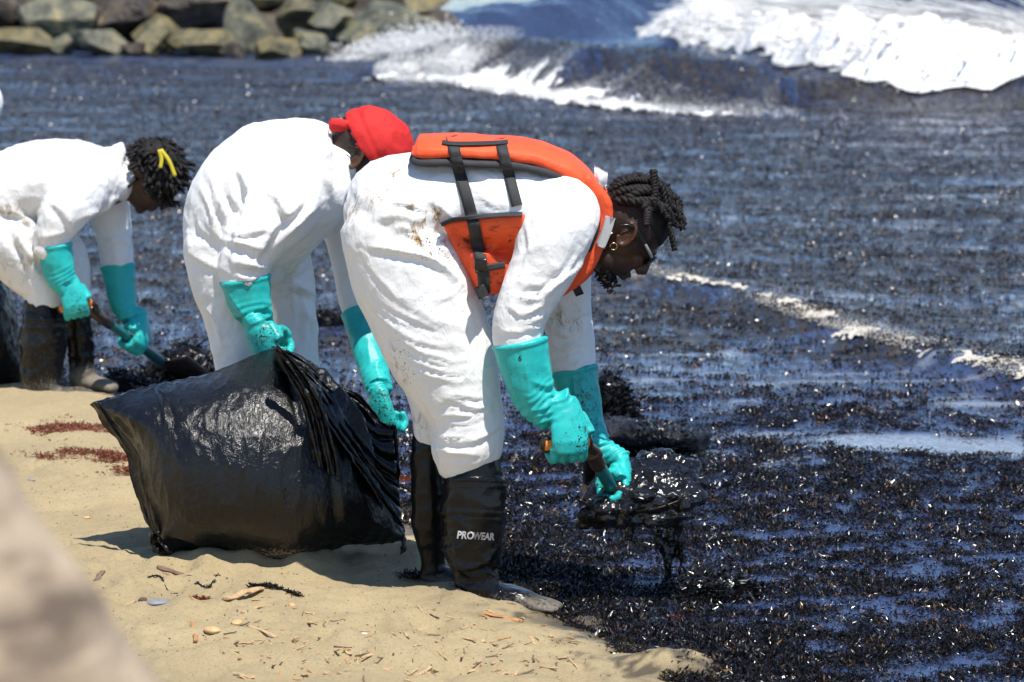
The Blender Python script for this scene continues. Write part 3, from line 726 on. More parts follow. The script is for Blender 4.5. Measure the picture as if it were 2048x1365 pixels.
def foam_sheet(name, L, ta, tb, d0, d1, nt_, nd, thr, bump_, label, seed, material, sc=3.0):
    L = catmull(L, 6); seg = np.linalg.norm(np.diff(L, axis=0), axis=1); cum = np.concatenate([[0], np.cumsum(seg)]) / seg.sum(); t = np.linspace(ta, tb, nt_); q = np.linspace(0, 1, nd)
    cx = np.interp(t, cum, L[:, 0]); cy = np.interp(t, cum, L[:, 1]); tx = np.interp(t, cum, np.gradient(L[:, 0])); ty = np.interp(t, cum, np.gradient(L[:, 1])); l = np.hypot(tx, ty)
    dd = d0 + (d1 - d0) * q; wob = .3 * (d1 - d0) * n2(cx, cy, sc * .5, sc * .5, seed)
    X = cx[None] - (ty / l)[None] * (dd[:, None] + wob[None]); Y = cy[None] + (tx / l)[None] * (dd[:, None] + wob[None])
    nn = n2(X, Y, sc, sc * 1.2, seed + 1, 4, .7); Z = water_h(X, Y) + .006 + bump_ * np.abs(n2(X, Y, sc * 2.5, sc * 3, seed + 2, 3, .7))
    ok = (nn - 1.5 * np.abs(q[:, None] - .38) ** 1.5 * 1.6 - .7 * np.maximum(0, n2(X, Y, sc * .3, sc * .4, seed + 3)) > thr).ravel()
    i = np.arange(nd - 1)[:, None] * nt_ + np.arange(nt_ - 1)[None]; F = np.stack([i, i + 1, i + nt_ + 1, i + nt_], -1).reshape(-1, 4); F = F[ok[F].all(1)]
    return tag(obj(name, mesh_from(name, np.stack([X, Y, Z], -1).reshape(-1, 3), F), material), label, None, None, 'stuff')
foam_sheet('foam_film', B1, .25, .99, -.08, .24, 800, 40, .02, .02, 'thin lacy film of foam on the small wave at right', 151, M_DIRTY, 5.0)
foam_sheet('foam_film', W1, .17, .91, -.75, -.05, 500, 26, -.62, .06, 'white film of foam at the foot of the dark breaker', 152, M_FOAM, 1.6)
# big white-water: a solid crumpled sheet with lumps on it
tt = np.linspace(.02, .98, 190); qq = np.linspace(0, 1, 120)
L = catmull(W2, 8); seg = np.linalg.norm(np.diff(L, axis=0), axis=1); cum = np.concatenate([[0], np.cumsum(seg)]) / seg.sum()
tm = .02 + .55 * (tt - .02) / .96
cx = np.interp(tm, cum, L[:, 0]); cy = np.interp(tm, cum, L[:, 1]); tx = np.interp(tm, cum, np.gradient(L[:, 0])); ty = np.interp(tm, cum, np.gradient(L[:, 1])); l = np.hypot(tx, ty)
dd = -.75 + 15.0 * qq ** 1.35
X = cx[None] - (ty / l)[None] * dd[:, None] * .35 + .15 * dd[:, None]; Y = cy[None] + dd[:, None] * .95
X = X + .15 * n2(X, Y, 1.5, 1.5, 61, 2); Y = Y + .3 * n2(X, Y, 1.2, 1.2, 62, 3)
edge = np.minimum(qq[:, None] * 9, 1) * np.minimum((1 - qq[:, None]) * 3, 1)
Z = water_h(X, Y) + .03 + edge * (.10 + .34 * np.abs(n2(X, Y, .9, .7, 63, 4, .55)) + .05 * n2(X, Y, 5, 4, 64, 2))
nx = len(tt); i = np.arange(len(qq) - 1)[:, None] * nx + np.arange(nx - 1)[None]; F = np.stack([i, i + 1, i + nx + 1, i + nx], -1).reshape(-1, 4)
V = np.stack([X, Y, Z], -1).reshape(-1, 3)
hole = n2(V[:, 0], V[:, 1], .55, .35, 65, 3) + .9 * sstep(.45, 1, np.repeat(qq, nx)) - .55 + .8 * sstep(.06, .0, np.tile((tt - .02) / .96, len(qq)))
F = F[(hole[F] < .35).all(1)]
G = Geo().add(V, F)
rr = np.random.default_rng(66); pick = rr.choice(len(V), 20000); pick = pick[hole[pick] < .4]
bv, bf = blobs(V[pick] + rr.normal(0, .11, (len(pick), 3)), .005 + .014 * rr.uniform(0, 1, len(pick)) ** 2.2, 67); G.add(bv, bf)
V, F = G.arrays()
tag(obj('breaking_wave_foam', mesh_from('breaking_wave_foam', V, F), M_FOAM), 'broad mass of white water breaking at upper right', None, None, 'stuff')
# spray at the rocks
rr = np.random.default_rng(70); n = 5200; Cs = []
for (px, py, sx, sy, Yd, m) in ((800, 98, 48, 15, 43.0, 4500), (745, 112, 40, 7, 43.2, 1600), (880, 80, 34, 18, 44.0, 1500), (925, 130, 22, 16, 40, 2200), (830, 70, 40, 16, 44.6, 600)):
    for _ in range(m): Cs.append(at(px + rr.normal() * sx, py - abs(rr.normal()) * sy + 10, Yd + rr.normal() * .4))
Cs = np.array(Cs); Cs[:, 2] = np.maximum(Cs[:, 2], WL)
V, F = blobs(Cs, .005 + .022 * rr.uniform(0, 1, len(Cs)) ** 2.2, 71)
tag(obj('wave_spray', mesh_from('wave_spray', V, F), M_FOAM), 'white spray bursting against the end of the rocks', None, None, 'stuff')

# ---- breakwater
bw = thing('rubble_breakwater', at(400, 112, 46), 'breakwater of big wet moss-stained boulders across upper left', 'breakwater')
RM = [mat_rock('mossy_rock', (.07, .06, .03), (.15, .13, .06), (.26, .18, .06)), mat_rock('grey_green_rock', (.06, .06, .04), (.13, .13, .085), (.22, .185, .09)), mat_rock('dark_wet_rock', (.024, .017, .012), (.055, .040, .026), (.12, .085, .045))]
def rock(px, py, rx, ry, Yd, mi, seed, cuts=9):
    rr = np.random.default_rng(seed); G = Geo(); ellipsoid(G, (0, 0, 0), (1, 1, 1), nu=40, nv=26); V, F = G.arrays()
    for _ in range(cuts + 6):
        nn = nrm(rr.normal(size=3)); h = rr.uniform(.42, .80); d = V @ nn - h; V = V - np.where(d > 0, d, 0)[:, None] * nn
    V = V * (1 + .06 * fbm(V * 2.2, 3, seed))[:, None]
    s = Yd / FPX; V = V * np.array([rx * s * 1.5, (rx + ry) * .5 * s * 1.4, ry * s * 1.5])
    a = rr.normal() * .18; V = V @ np.array([[math.cos(a), 0, -math.sin(a)], [0, 1, 0], [math.sin(a), 0, math.cos(a)]]).T
    return obj('rock', mesh_from('rock', V + at(px, py, Yd), F, False), RM[mi], bw)
ROCKS = [(45, 82, 62, 36, 46, 0), (120, 92, 34, 26, 46.2, 1), (213, 88, 56, 26, 45.8, 1), (310, 78, 42, 40, 46, 0), (408, 85, 54, 32, 45.8, 0), (500, 62, 40, 58, 46.2, 1), (552, 97, 38, 24, 45.5, 0), (632, 92, 42, 26, 45.7, 1), (664, 46, 34, 38, 46.6, 1), (712, 78, 36, 28, 46, 1),
         (588, 40, 48, 34, 47, 0), (368, 22, 74, 42, 47.2, 2), (235, 38, 64, 44, 47, 2), (118, 34, 56, 38, 47, 1), (25, 22, 50, 40, 47.4, 2), (300, 2, 50, 32, 48, 2), (522, -2, 52, 30, 48, 0), (455, 30, 34, 40, 47.8, 2), (770, 44, 62, 44, 46.6, 1), (838, 12, 60, 30, 47.4, 0), (850, 62, 46, 30, 46.4, 1), (660, -8, 60, 32, 48.4, 0), (600, -28, 60, 32, 49, 2), (430, -34, 70, 34, 49, 2), (180, -24, 80, 36, 48.6, 0), (60, -30, 66, 34, 48.8, 0), (300, -45, 70, 34, 49.6, 1), (740, -40, 70, 34, 49.6, 1), (-60, 60, 60, 48, 46.4, 2), (-70, -10, 70, 44, 48, 1), (270, 100, 24, 18, 45.4, 2), (465, 102, 22, 16, 45.3, 2), (690, 108, 26, 14, 45.2, 2)]
for k, rk in enumerate(ROCKS): rock(*rk, 200 + k)
G = Geo(); ellipsoid(G, at(360, 95, 49.2), (5.2, 2.0, 1.15), nu=60, nv=30); V, F = G.arrays(); S = Surf(V, F); S.push(.25 * fbm(S.V * 1.4, 3, 9))
o = obj('rubble_core', S.mesh('rubble_core'), RM[2], bw)

# ---- leaning trunk close to the lens
G = Geo(); Yt = 1.95
e0 = at(0, 948, Yt); e1 = at(312, 1372, Yt); dirv = nrm(e1 - e0); perp = nrm(np.cross(dirv, [0, 1, 0])); perp = perp if perp[0] < 0 else -perp
R0 = .15; c0 = e0 + perp * R0
tmax = (c0[2] + .3) / -dirv[2]
ts = np.linspace(-1.9, tmax, 220); C = c0[None] + ts[:, None] * dirv[None] + perp[None] * (.02 * ts ** 2)[:, None]
rad = R0 * (1 + .03 * np.abs(((ts / .11) % 1) - .5) * 2 + .25 * sstep(tmax - .5, tmax, ts))
rings(G, C, rad, rad, (0, 1, 0), 40, .3); V, F = G.arrays(); S = Surf(V, F); S.push(.006 * fbm(S.V * 12, 3, 4))
tag(obj('leaning_trunk', S.mesh('leaning_trunk'), M_TRUNK), 'pale out-of-focus trunk leaning across the lower left corner', 'trunk')

# ================================================================== PEOPLE
def frame(fwd, up):
    u = nrm(up); f = np.asarray(fwd, float); f = nrm(f - (f @ u) * u); l = np.cross(u, f)
    return np.stack([f, l, u], 1)          # columns: forward, left, up
def head(c, M, neck_to, chest_to, scale=1.0, voxel=.0038, beard=False):
    """skin of head, ears, neck and upper chest as one surface; c = middle of the skull"""
    G = Geo(); W = lambda p: c + M @ (np.asarray(p, float) * scale)
    def el(p, r, R=None):
        ellipsoid(G, W(p), np.asarray(r) * scale, M if R is None else M @ R, 24, 16)
    el((-.008, 0, .022), (.100, .076, .098)); el((.012, 0, .0), (.085, .071, .09))
    el((.045, 0, -.045), (.052, .056, .07)); el((.03, 0, -.08), (.055, .055, .045)); el((.070, 0, -.108), (.022, .026, .020))
    el((.082, 0, .022), (.016, .05, .014)); el((.072, 0, -.02), (.028, .05, .03))
    rings(G, [W((.090, 0, .018)), W((.106, 0, -.008)), W((.118, 0, -.028)), W((.108, 0, -.038))], np.array([.010, .011, .014, .012]) * scale, np.array([.011, .013, .018, .018]) * scale, M[:, 1], 12)
    for s in (-1, 1): el((.103, s * .015, -.034), (.011, .010, .009)); el((.077, s * .031, .008), (.013, .014, .010)); el((.066, s * .042, -.022), (.022, .02, .018))
    el((.098, 0, -.064), (.013, .025, .008)); el((.095, 0, -.079), (.013, .022, .009))
    for s in (-1, 1):
        # ear: rim, lobe and bowl
        a = np.linspace(-.7, 4.1, 15); pts = [W((-.012 + .019 * math.sin(q) * .95 - .006 * math.cos(q), s * (.079 + .010 * math.sin(max(0, min(3.14, q)))), -.004 + .031 * math.cos(q))) for q in a]
        rings(G, pts, .0052 * scale, .0052 * scale, M[:, 1], 8)
        el((-.006, s * .078, -.034), (.008, .006, .010)); el((-.006, s * .075, -.006), (.014, .006, .024))
    rings(G, np.array([W((-.012, 0, -.05)), (W((-.012, 0, -.05)) + neck_to) / 2, neck_to, (neck_to * .5 + chest_to * .5), chest_to]), np.array([.058, .056, .064, .085, .09]) * scale, np.array([.060, .058, .066, .12, .13]) * scale, M[:, 1], 20)
    S = remesh(G, voxel, 3)
    L = (S.V - c) @ M / scale
    hair = sstep(-.045, .0, L[:, 2]) * sstep(.075, .045, L[:, 0]) * (np.abs(L[:, 1]) < .079) * sstep(-.115, -.06, L[:, 2] - .5 * np.minimum(L[:, 0] + .05, 0))
    br = sstep(-.045, -.075, L[:, 2]) * sstep(-.02, .03, L[:, 0]) * sstep(-.16, -.12, L[:, 2])
    S.attrs = np.clip(hair * .95 + br * (.8 if beard else .55), 0, 1); S.L = L
    return S
def grip_hand(G, c, axis, wrist, back, rg, scale=1.0, thumb=1, curl=300, palm_w=.040):
    """fist closed on a bar: c on the bar, axis from little finger to index, wrist = direction to the wrist, back = direction the back of the hand faces"""
    a = nrm(axis); e1 = nrm(wrist - (wrist @ a) * a); e2 = np.cross(a, e1); e2 = e2 if e2 @ back > 0 else -e2
    k = scale
    P = lambda u, v, w=0.0: c + e1 * u * k + e2 * v * k + a * w * k
    rings(G, [P(.092, rg + .006), P(.062, rg + .014), P(.03, rg + .019), P(.0, rg + .020), P(-.022, rg + .014)], np.array([.022, .021, .019, .018, .016]) * k, np.array([.030, palm_w - .002, palm_w + .003, palm_w + .003, palm_w]) * k, a, 18, .6)
    lens = (.86, 1.0, 1.03, .95)
    for i, o in enumerate((-.0345, -.0115, .0115, .0345)):
        R = rg + .0125; ph = np.radians(np.linspace(118, 118 + (curl - 118) * lens[i], 11))
        pts = []
        for q in ph:
            bulge = 1 + .20 * max(0, math.cos((math.degrees(q) - 165) * math.pi / 60)) * (abs(math.degrees(q) - 165) < 30) + .14 * (abs(math.degrees(q) - 235) < 20)
            pts.append(P(math.cos(q) * R * bulge, math.sin(q) * R * bulge, o * (1 - .02 * i)))
        r = np.linspace(.0116, .0096, 11) * k; r[4:7] *= 1.04
        rings(G, pts, r, r, a, 12, .9)
    R = rg + .014; ph = np.radians(np.linspace(72, -75, 9))
    pts = [P(.055, rg * .4 + .008, thumb * .034)] + [P(math.cos(q) * R * 1.12, math.sin(q) * R * 1.05, thumb * (.048 - .010 * j / 8)) for j, q in enumerate(ph)]
    rings(G, pts, np.linspace(.0165, .0112, 10) * k, np.linspace(.0165, .0112, 10) * k, a, 12, .9)
    return P(.092, rg + .006)
def glove(parent, cuff_st, Y0, hand, voxel=.0042, folds=(), oil=None, label=None, wr=.031, amp=1.0):
    """cuff_st: stations from the open cuff down to just above the wrist; hand: kwargs of grip_hand"""
    G = Geo(); w = grip_hand(G, **hand)
    S0 = catmull(np.array([list(s) + [0, 1.0][len(s) - 3:] for s in cuff_st], float), 5)
    C = np.array([at(s[0], s[1], Y0 + s[3]) for s in S0]); r = np.array([s[2] * (Y0 + s[3]) / FPX for s in S0])
    k = hand.get('scale', 1.0)
    C = np.concatenate([C, [C[-1] * .5 + w * .5, w, w * .8 + hand['c'] * .2]]); r = np.concatenate([r, [wr * k * 1.05, wr * k, wr * k * .85]])
    rings(G, C, r, r * .92, (0, 1, 0), 24, .04)
    # rolled edge at the open end
    rings(G, [C[0], C[0] + nrm(C[1] - C[0]) * .010], r[0] * 1.045, r[0] * .965, (0, 1, 0), 24, .1)
    S = remesh(G, voxel, 2)
    T = S.V; mid = C[len(C) // 2]
    ax = nrm(C[-2] - C[0]); u = (S.V - C[0]) @ ax; Lc = (C[-2] - C[0]) @ ax
    wz = sstep(.45 * Lc, .85 * Lc, u) * sstep(Lc * 1.12, Lc * .95, u)
    q = S.V @ ax
    S.push(amp * (.0016 * wz * np.sin(q * 330 + 5 * noise3(S.V * 18, 5)) + .0035 * sstep(0, .3 * Lc, u) * sstep(1.1 * Lc, .8 * Lc, u) * fbm(S.V * 15, 2, 6)
           + .0035 * sstep(.02, .1, u) * sstep(Lc, .6 * Lc, u) * (ridged(np.stack([S.V @ ax * 5, S.V[:, 0] * 22, S.V[:, 1] * 22], 1), 8, 3) - .4)))
    S.normals(); strokes(S, folds)
    me = S.mesh('glove'); P = S.px()
    o_ = sstep(.7 * Lc, 1.15 * Lc, u) * .9 + .16
    if oil is not None: o_ = oil(S, P, u / Lc) + .10 + .28 * sstep(1.0, 1.4, u / Lc)
    attr(me, 'oil', np.clip(o_, 0, 1))
    o = obj('glove', me, M_GLOVE, parent)
    if label: o['label'] = label
    return o, S
def boot(parent, shaft, foot, Y0, sand=None, oil=None, seams=(), wr=1.0, voxel=.0055, cap=.15, seed=0):
    G = Geo(); loft(G, shaft, Y0, 6, 26, cap); loft(G, foot, Y0, 6, 22, .9)
    S = remesh(G, voxel, 5); P = S.px()
    f = S.facing()
    D = wr * (.005 * fbm(S.V * 9, 3, 12 + seed) + .004 * (ridged(S.V * np.array([4, 4, 11]), 13 + seed, 4) - .3))
    for (yy, slope, w, h) in seams:      # moulded rings round the shaft
        yc = yy + slope * (P[:, 0] - shaft[len(shaft) // 2][0]); D += h * np.exp(-((P[:, 1] - yc) / w) ** 2)
    S.push(D); S.normals()
    me = S.mesh('boot')
    attr(me, 'sand', np.clip(sand(S, P) if sand else np.zeros(len(P)), 0, 1)); attr(me, 'oil', np.clip(oil(S, P) if oil else np.zeros(len(P)), 0, 1))
    return obj('boot', me, M_BOOT, parent), S
def coverall(parent, lofts, Y0, voxel=.0075, smooth=7, folds=(), stain=None, oil=None, wr=1.0, extra=None, seed=0):
    G = Geo()
    for st in lofts: loft(G, st, Y0, 6, 26, .75)
    if extra: extra(G)
    S = remesh(G, voxel, smooth)
    p = S.V
    S.push(wr * (.0045 * fbm(p * np.array([7, 7, 5]), 3, 40 + seed)))
    S.normals(); strokes(S, folds)
    w = ridged((p + .03 * noise3(p * 6, 3)[:, None]) * np.array([11, 9, 6.5]), 44 + seed, 5) * (.4 + np.clip(noise3(p * 4, 49 + seed), 0, 1) * 1.4)
    w2 = ridged((p + .02 * noise3(p * 9, 8)[:, None]) * np.array([9, 16, 17]), 45 + seed, 5) * np.clip(noise3(p * 5, 47 + seed) + .25, 0, 1)
    S.push(wr * (.0070 * w + .0055 * w2)); S.normals()
    me = S.mesh('coverall'); P = S.px()
    attr(me, 'stain', np.clip(stain(S, P), 0, 1) if stain else np.zeros(len(P))); attr(me, 'oil', np.clip(oil(S, P), 0, 1) if oil else np.zeros(len(P)))
    return obj('coverall', me, M_SUIT, parent), S
def spot(P, cx, cy, rx, ry=None, a=0.0):
    ry = ry or rx; c, s = math.cos(a), math.sin(a); dx = P[:, 0] - cx; dy = P[:, 1] - cy
    return np.exp(-((dx * c + dy * s) / rx) ** 2 - ((-dx * s + dy * c) / ry) ** 2)
def fan(a, b, n, w, amp, seed=0, jit=6):
    """a family of folds blended between two polylines"""
    rr = np.random.default_rng(seed); a = np.asarray(catmull(a, 4)); b = np.asarray(catmull(b, 4)); m = 9
    ra = lambda L: np.stack([np.interp(np.linspace(0, 1, m), np.linspace(0, 1, len(L)), L[:, c]) for c in (0, 1)], 1)
    a, b = ra(a), ra(b); out = []
    for k in range(n):
        t = (k + rr.uniform(-.3, .3)) / max(n - 1, 1); L = a * (1 - t) + b * t + np.cumsum(rr.normal(0, jit * .25, (m, 2)), 0)
        i0 = rr.integers(0, 4); i1 = m - rr.integers(0, 4)
        out.append((L[i0:i1], w * rr.uniform(.6, 1.4), amp * rr.uniform(.5, 1.3)))
    return out
def tubes(name, paths, rad, parent, material, nseg=8, sub=1):
    G = Geo()
    for P, r in zip(paths, rad): rings(G, catmull(P, sub) if sub > 1 else P, r, r, (.31, .77, .55), nseg, .8)
    V, F = G.arrays(); return obj(name, mesh_from(name, V, F), material, parent)
def twist_paths(path, r, turns, n=46):
    """two strands wound round a path"""
    Q = catmull(path, 8); seg = np.concatenate([[0], np.cumsum(np.linalg.norm(np.diff(Q, axis=0), axis=1))])
    t = np.linspace(0, seg[-1], n); C = np.stack([np.interp(t, seg, Q[:, c]) for c in range(3)], 1)
    T = np.gradient(C, axis=0); T /= np.linalg.norm(T, axis=1)[:, None]; ref = np.array([.3, .8, .5]); B = np.cross(T, ref); B /= np.linalg.norm(B, axis=1)[:, None]; Nn = np.cross(T, B)
    out = []
    for ph in (0, math.pi):
        a = np.linspace(0, turns * 2 * math.pi, n) + ph; out.append(C + r * (np.cos(a)[:, None] * B + np.sin(a)[:, None] * Nn))
    return out
def glasses(parent, c, M, scale=1.0, lens_only=False):
    o = bpy.data.objects.new('glasses', None)
    W = lambda p: c + M @ (np.asarray(p, float) * scale)
    G = Geo()
    for s in (-1, 1):
        # wrap-round lens rims
        a = np.linspace(0, 2 * math.pi, 22); ring_ = [W((.112 - .022 * abs(math.cos(q) * .028 + .034) / .06 * 1.0, s * (.034 + .029 * math.cos(q)), .004 + .019 * math.sin(q))) for q in a]
        rings(G, ring_, .0022, .0022, M[:, 0], 8, .5)
    rings(G, [W((.108, -.006, .008)), W((.113, 0, .010)), W((.108, .006, .008))], .0025, .0025, M[:, 2], 8)
    V, F = G.arrays(); fr = obj('glasses', mesh_from('glasses', V, F), M_BLACKP, parent)
    for s in (-1, 1):
        G = Geo(); ellipsoid(G, W((.098, s * .034, .004)), np.array([.006, .029, .019]), M @ np.array(Matrix.Rotation(s * .35, 3, 'Z')), 20, 12); V, F = G.arrays(); obj('lens', mesh_from('lens', V, F), M_LENS, fr)
        G = Geo(); rings(G, [W((.088, s * .066, .010)), W((.070, s * .0755, .014)), W((.03, s * .0795, .020)), W((-.012, s * .083, .026)), W((-.030, s * .083, .014)), W((-.042, s * .081, -.004))], [.005, .0055, .0045, .003, .003, .003], [.0022, .0024, .002, .002, .002, .002], M[:, 1], 10, .8); V, F = G.arrays(); tp = obj('temple', mesh_from('temple', V, F), M_BLACKP, fr)
        G = Geo(); rings(G, [W((.080, s * .0745, .0125)), W((.058, s * .080, .0165)), W((.040, s * .0815, .019))], .0036, .0018, M[:, 1], 8, .5); V, F = G.arrays(); obj('temple_inlay', mesh_from('temple_inlay', V, F), M_GREYP, fr)
    return fr
def shell_patch(poly, bvhs, Yf, thick, name, parent, material, n=26, m=70, edge=.35, off=.004, lumps=.0):
    """a padded panel lying on surfaces: outline in photograph pixels (star-shaped), puffed by `thick`"""
    L = catmull(np.concatenate([poly, poly[:1]]), 6); c = np.mean(np.asarray(poly, float), 0)
    seg = np.concatenate([[0], np.cumsum(np.linalg.norm(np.diff(L, axis=0), axis=1))]); t = np.linspace(0, seg[-1], m, endpoint=False)
    E = np.stack([np.interp(t, seg, L[:, 0]), np.interp(t, seg, L[:, 1])], 1)
    us = 1 - (1 - np.linspace(0, 1, n)) ** 1.5; Pp = c[None, None] + us[:, None, None] * (E - c)[None]
    Yv = np.full((n, m), np.nan)
    for i in range(n):
        for j in range(m):
            h = hit(bvhs, *Pp[i, j]); Yv[i, j] = h[0][1] if h else np.nan
    med = np.nanmedian(Yv) if np.isfinite(Yv).any() else Yf
    Yv = np.where(np.isnan(Yv), med, Yv); Yv = np.clip(Yv, med - .12, med + .12)
    for _ in range(14):
        Yv[1:-1] = (Yv[:-2] + 2 * Yv[1:-1] + Yv[2:]) / 4; Yv = (np.roll(Yv, 1, 1) + 2 * Yv + np.roll(Yv, -1, 1)) / 4
    puff = thick * (1 - us ** 2.6) ** edge
    lp = lumps * n2(Pp[..., 0], Pp[..., 1], .02, .02, 77, 2)
    front = np.array([[at(*Pp[i, j], Yv[i, j] - off - puff[i] - lp[i, j] * (1 - us[i])) for j in range(m)] for i in range(n)])
    back = np.array([[at(*Pp[i, j], Yv[i, j] + off) for j in range(m)] for i in range(n)])
    V = np.concatenate([front.reshape(-1, 3), back.reshape(-1, 3)]); I = np.arange(n * m).reshape(n, m); F = []
    J = np.roll(I, -1, 1)
    F.append(np.stack([I[:-1], J[:-1], J[1:], I[1:]], -1).reshape(-1, 4)); B = n * m
    F.append((np.stack([I[1:], J[1:], J[:-1], I[:-1]], -1).reshape(-1, 4)) + B)
    F.append(np.stack([I[-1], J[-1], J[-1] + B, I[-1] + B], -1))
    me = mesh_from(name, V, np.concatenate(F)); return obj(name, me, material, parent), Surf(V, np.concatenate(F)), me
def text_on(body, size_px, origin, bvhs, name, parent, material, slant=0.0, outline=False, rot=0.0, off=.0012, bold=.0, xs_=1.0):
    cu = bpy.data.curves.new('txt', 'FONT'); cu.body = body; cu.size = 1.0; cu.shear = slant; cu.offset = bold; cu.resolution_u = 3
    if outline: cu.fill_mode = 'NONE'; cu.bevel_depth = .013; cu.bevel_resolution = 0
    o = bpy.data.objects.new('txt', cu); scene.collection.objects.link(o)
    dg = bpy.context.evaluated_depsgraph_get(); dg.update(); em = o.evaluated_get(dg).to_mesh()
    V = np.array([v.co for v in em.vertices]); F = [list(p.vertices) for p in em.polygons]
    o.evaluated_get(dg).to_mesh_clear(); bpy.data.objects.remove(o); bpy.data.curves.remove(cu)
    c, s = math.cos(rot), math.sin(rot); out = []; prev = None
    for v in V:
        dx = v[0] * size_px * xs_; dy = -v[1] * size_px
        p = (origin[0] + c * dx - s * dy, origin[1] + s * dx + c * dy); h = hit(bvhs, *p) or prev
        if h is None: h = (at(*p, 7.2), None, 0)
        prev = h; q = at(p[0], p[1], h[0][1]); out.append(q + nrm(CAM - q) * (off + (v[2] * .004)))
    me = bpy.data.meshes.new(name); me.from_pydata([tuple(map(float, q)) for q in out], [], F); me.update()
    return obj(name, me, material, parent)

# ------------------------------------------------------------------ front worker
Y1 = 7.30
w1 = thing('person', ground(930, 1195, 0), 'bent worker in orange life vest lifting oily weed with a shovel', 'person')
lofts = [
    [(772, 452, 100, 0, 1.55), (800, 428, 116, 0, 1.45), (860, 405, 104, 0, 1.45), (935, 398, 97, 0, 1.5), (1020, 405, 105, 0, 1.55), (1100, 415, 100, 0, 1.6), (1160, 430, 72, 0, 1.7), (1192, 445, 46, 0, 1.5)],
    [(775, 455, 100, -.09, .95), (812, 530, 118, -.10, .8), (842, 600, 116, -.10, .8), (872, 680, 110, -.10, .82), (905, 760, 96, -.10, .85), (928, 820, 79, -.10, .95), (935, 865, 74, -.10, .98), (934, 905, 71, -.10, 1), (934, 926, 62, -.10, 1)],
    [(790, 460, 98, .10, .9), (822, 580, 98, .12, .8), (842, 680, 84, .12, .85), (856, 770, 50, .11, 1), (864, 830, 40, .10, 1), (866, 872, 38, .10, 1)],
    [(1128, 405, 80, -.13, .85), (1112, 455, 78, -.19, .8), (1088, 530, 68, -.20, .85), (1058, 588, 58, -.21, .9), (1038, 640, 53, -.21, .95), (1036, 680, 50, -.21, .95), (1042, 704, 46, -.21, .95)],
    [(1130, 420, 70, .14, .85), (1128, 500, 60, .19, .9), (1130, 590, 52, .20, .95), (1138, 660, 49, .20, .95), (1146, 715, 46, .20, .95), (1150, 752, 42, .20, .95)],
]
F1 = []
F1 += fan([(705, 560), (770, 640), (870, 690), (965, 690)], [(790, 700), (840, 745), (910, 770), (985, 765)], 13, 4.5, .0035, 1, 8)
F1 += fan([(720, 500), (800, 590), (900, 640), (975, 640)], [(700, 545), (770, 625), (870, 670), (975, 675)], 8, 5, .0032, 2, 8)
F1 += fan([(742, 425), (800, 415), (870, 440)], [(745, 470), (820, 470), (905, 510)], 4, 8, .007, 3, 6)
F1 += [([(735, 492), (800, 502), (870, 522), (930, 575)], 9, .014), ([(860, 400), (905, 440), (880, 480), (900, 510)], 8, .012), ([(930, 560), (900, 590), (860, 600)], 6, .006)]
F1 += fan([(868, 800), (900, 790), (960, 795), (1005, 770)], [(866, 905), (900, 912), (950, 905), (1000, 890)], 7, 5, .005, 4, 12)
F1 += [([(868, 815), (905, 800), (950, 815), (1000, 805)], 6, .008), ([(868, 870), (900, 885), (950, 880), (1003, 850)], 6, .009), ([(872, 898), (905, 905), (960, 910)], 6, .010)]
F1 += fan([(1115, 545), (1075, 560), (1030, 560)], [(1090, 650), (1050, 655), (990, 640)], 9, 5, .005, 5, 9)
F1 += [([(1185, 500), (1150, 540), (1100, 575), (1080, 620)], 6, .010), ([(1160, 505), (1120, 560), (1075, 600)], 5, .008), ([(1050, 440), (1060, 500), (1040, 560)], 6, .006), ([(1015, 610), (1045, 630), (1085, 610)], 5, .008), ([(985, 650), (1020, 665), (1080, 655)], 5, .006)]
F1 += fan([(1100, 620), (1130, 640), (1170, 620)], [(1105, 735), (1140, 735), (1185, 715)], 6, 8, .009, 6, 8)
F1 += fan([(950, 330), (1000, 360), (1040, 420)], [(880, 370), (950, 400), (1030, 430)], 5, 6, .004, 7, 6)
def st1(S, P):
    f = sstep(0, .3, S.facing())
    return 1.9 * f * (1.0 * spot(P, 765, 375, 55, 20, -.75) + .8 * spot(P, 830, 420, 34, 20) + 1.0 * spot(P, 862, 428, 22, 18) + 1.0 * spot(P, 845, 478, 40, 22, .5) + 1.1 * spot(P, 880, 492, 26, 10, .2) + 1.2 * spot(P, 900, 512, 44, 7, .35) + .9 * spot(P, 795, 730, 10, 32, -.3) + .8 * spot(P, 700, 430, 12, 30, .3) + .5 * spot(P, 838, 850, 16, 30) + .5 * spot(P, 1130, 640, 40, 30))
def oi1(S, P):
    f = sstep(0, .3, S.facing())
    return f * (.85 * spot(P, 840, 480, 60, 40, .5) + .9 * spot(P, 905, 518, 60, 12, .4) + .5 * spot(P, 770, 390, 60, 30, -.7) + .75 * spot(P, 810, 730, 26, 80, -.3) + .45 * spot(P, 860, 620, 90, 120) + .5 * spot(P, 850, 850, 30, 60) + .6 * spot(P, 1140, 630, 50, 80) + .5 * spot(P, 990, 730, 40, 60))
_, SU1 = coverall(w1, lofts, Y1, .0064, 6, F1, st1, oi1, .5)
BU1 = SU1.bvh()
G = Geo()
for st in lofts[:3]: loft(G, st, Y1, 6, 26, .75)
BT1 = remesh(G, .012, 6).bvh()
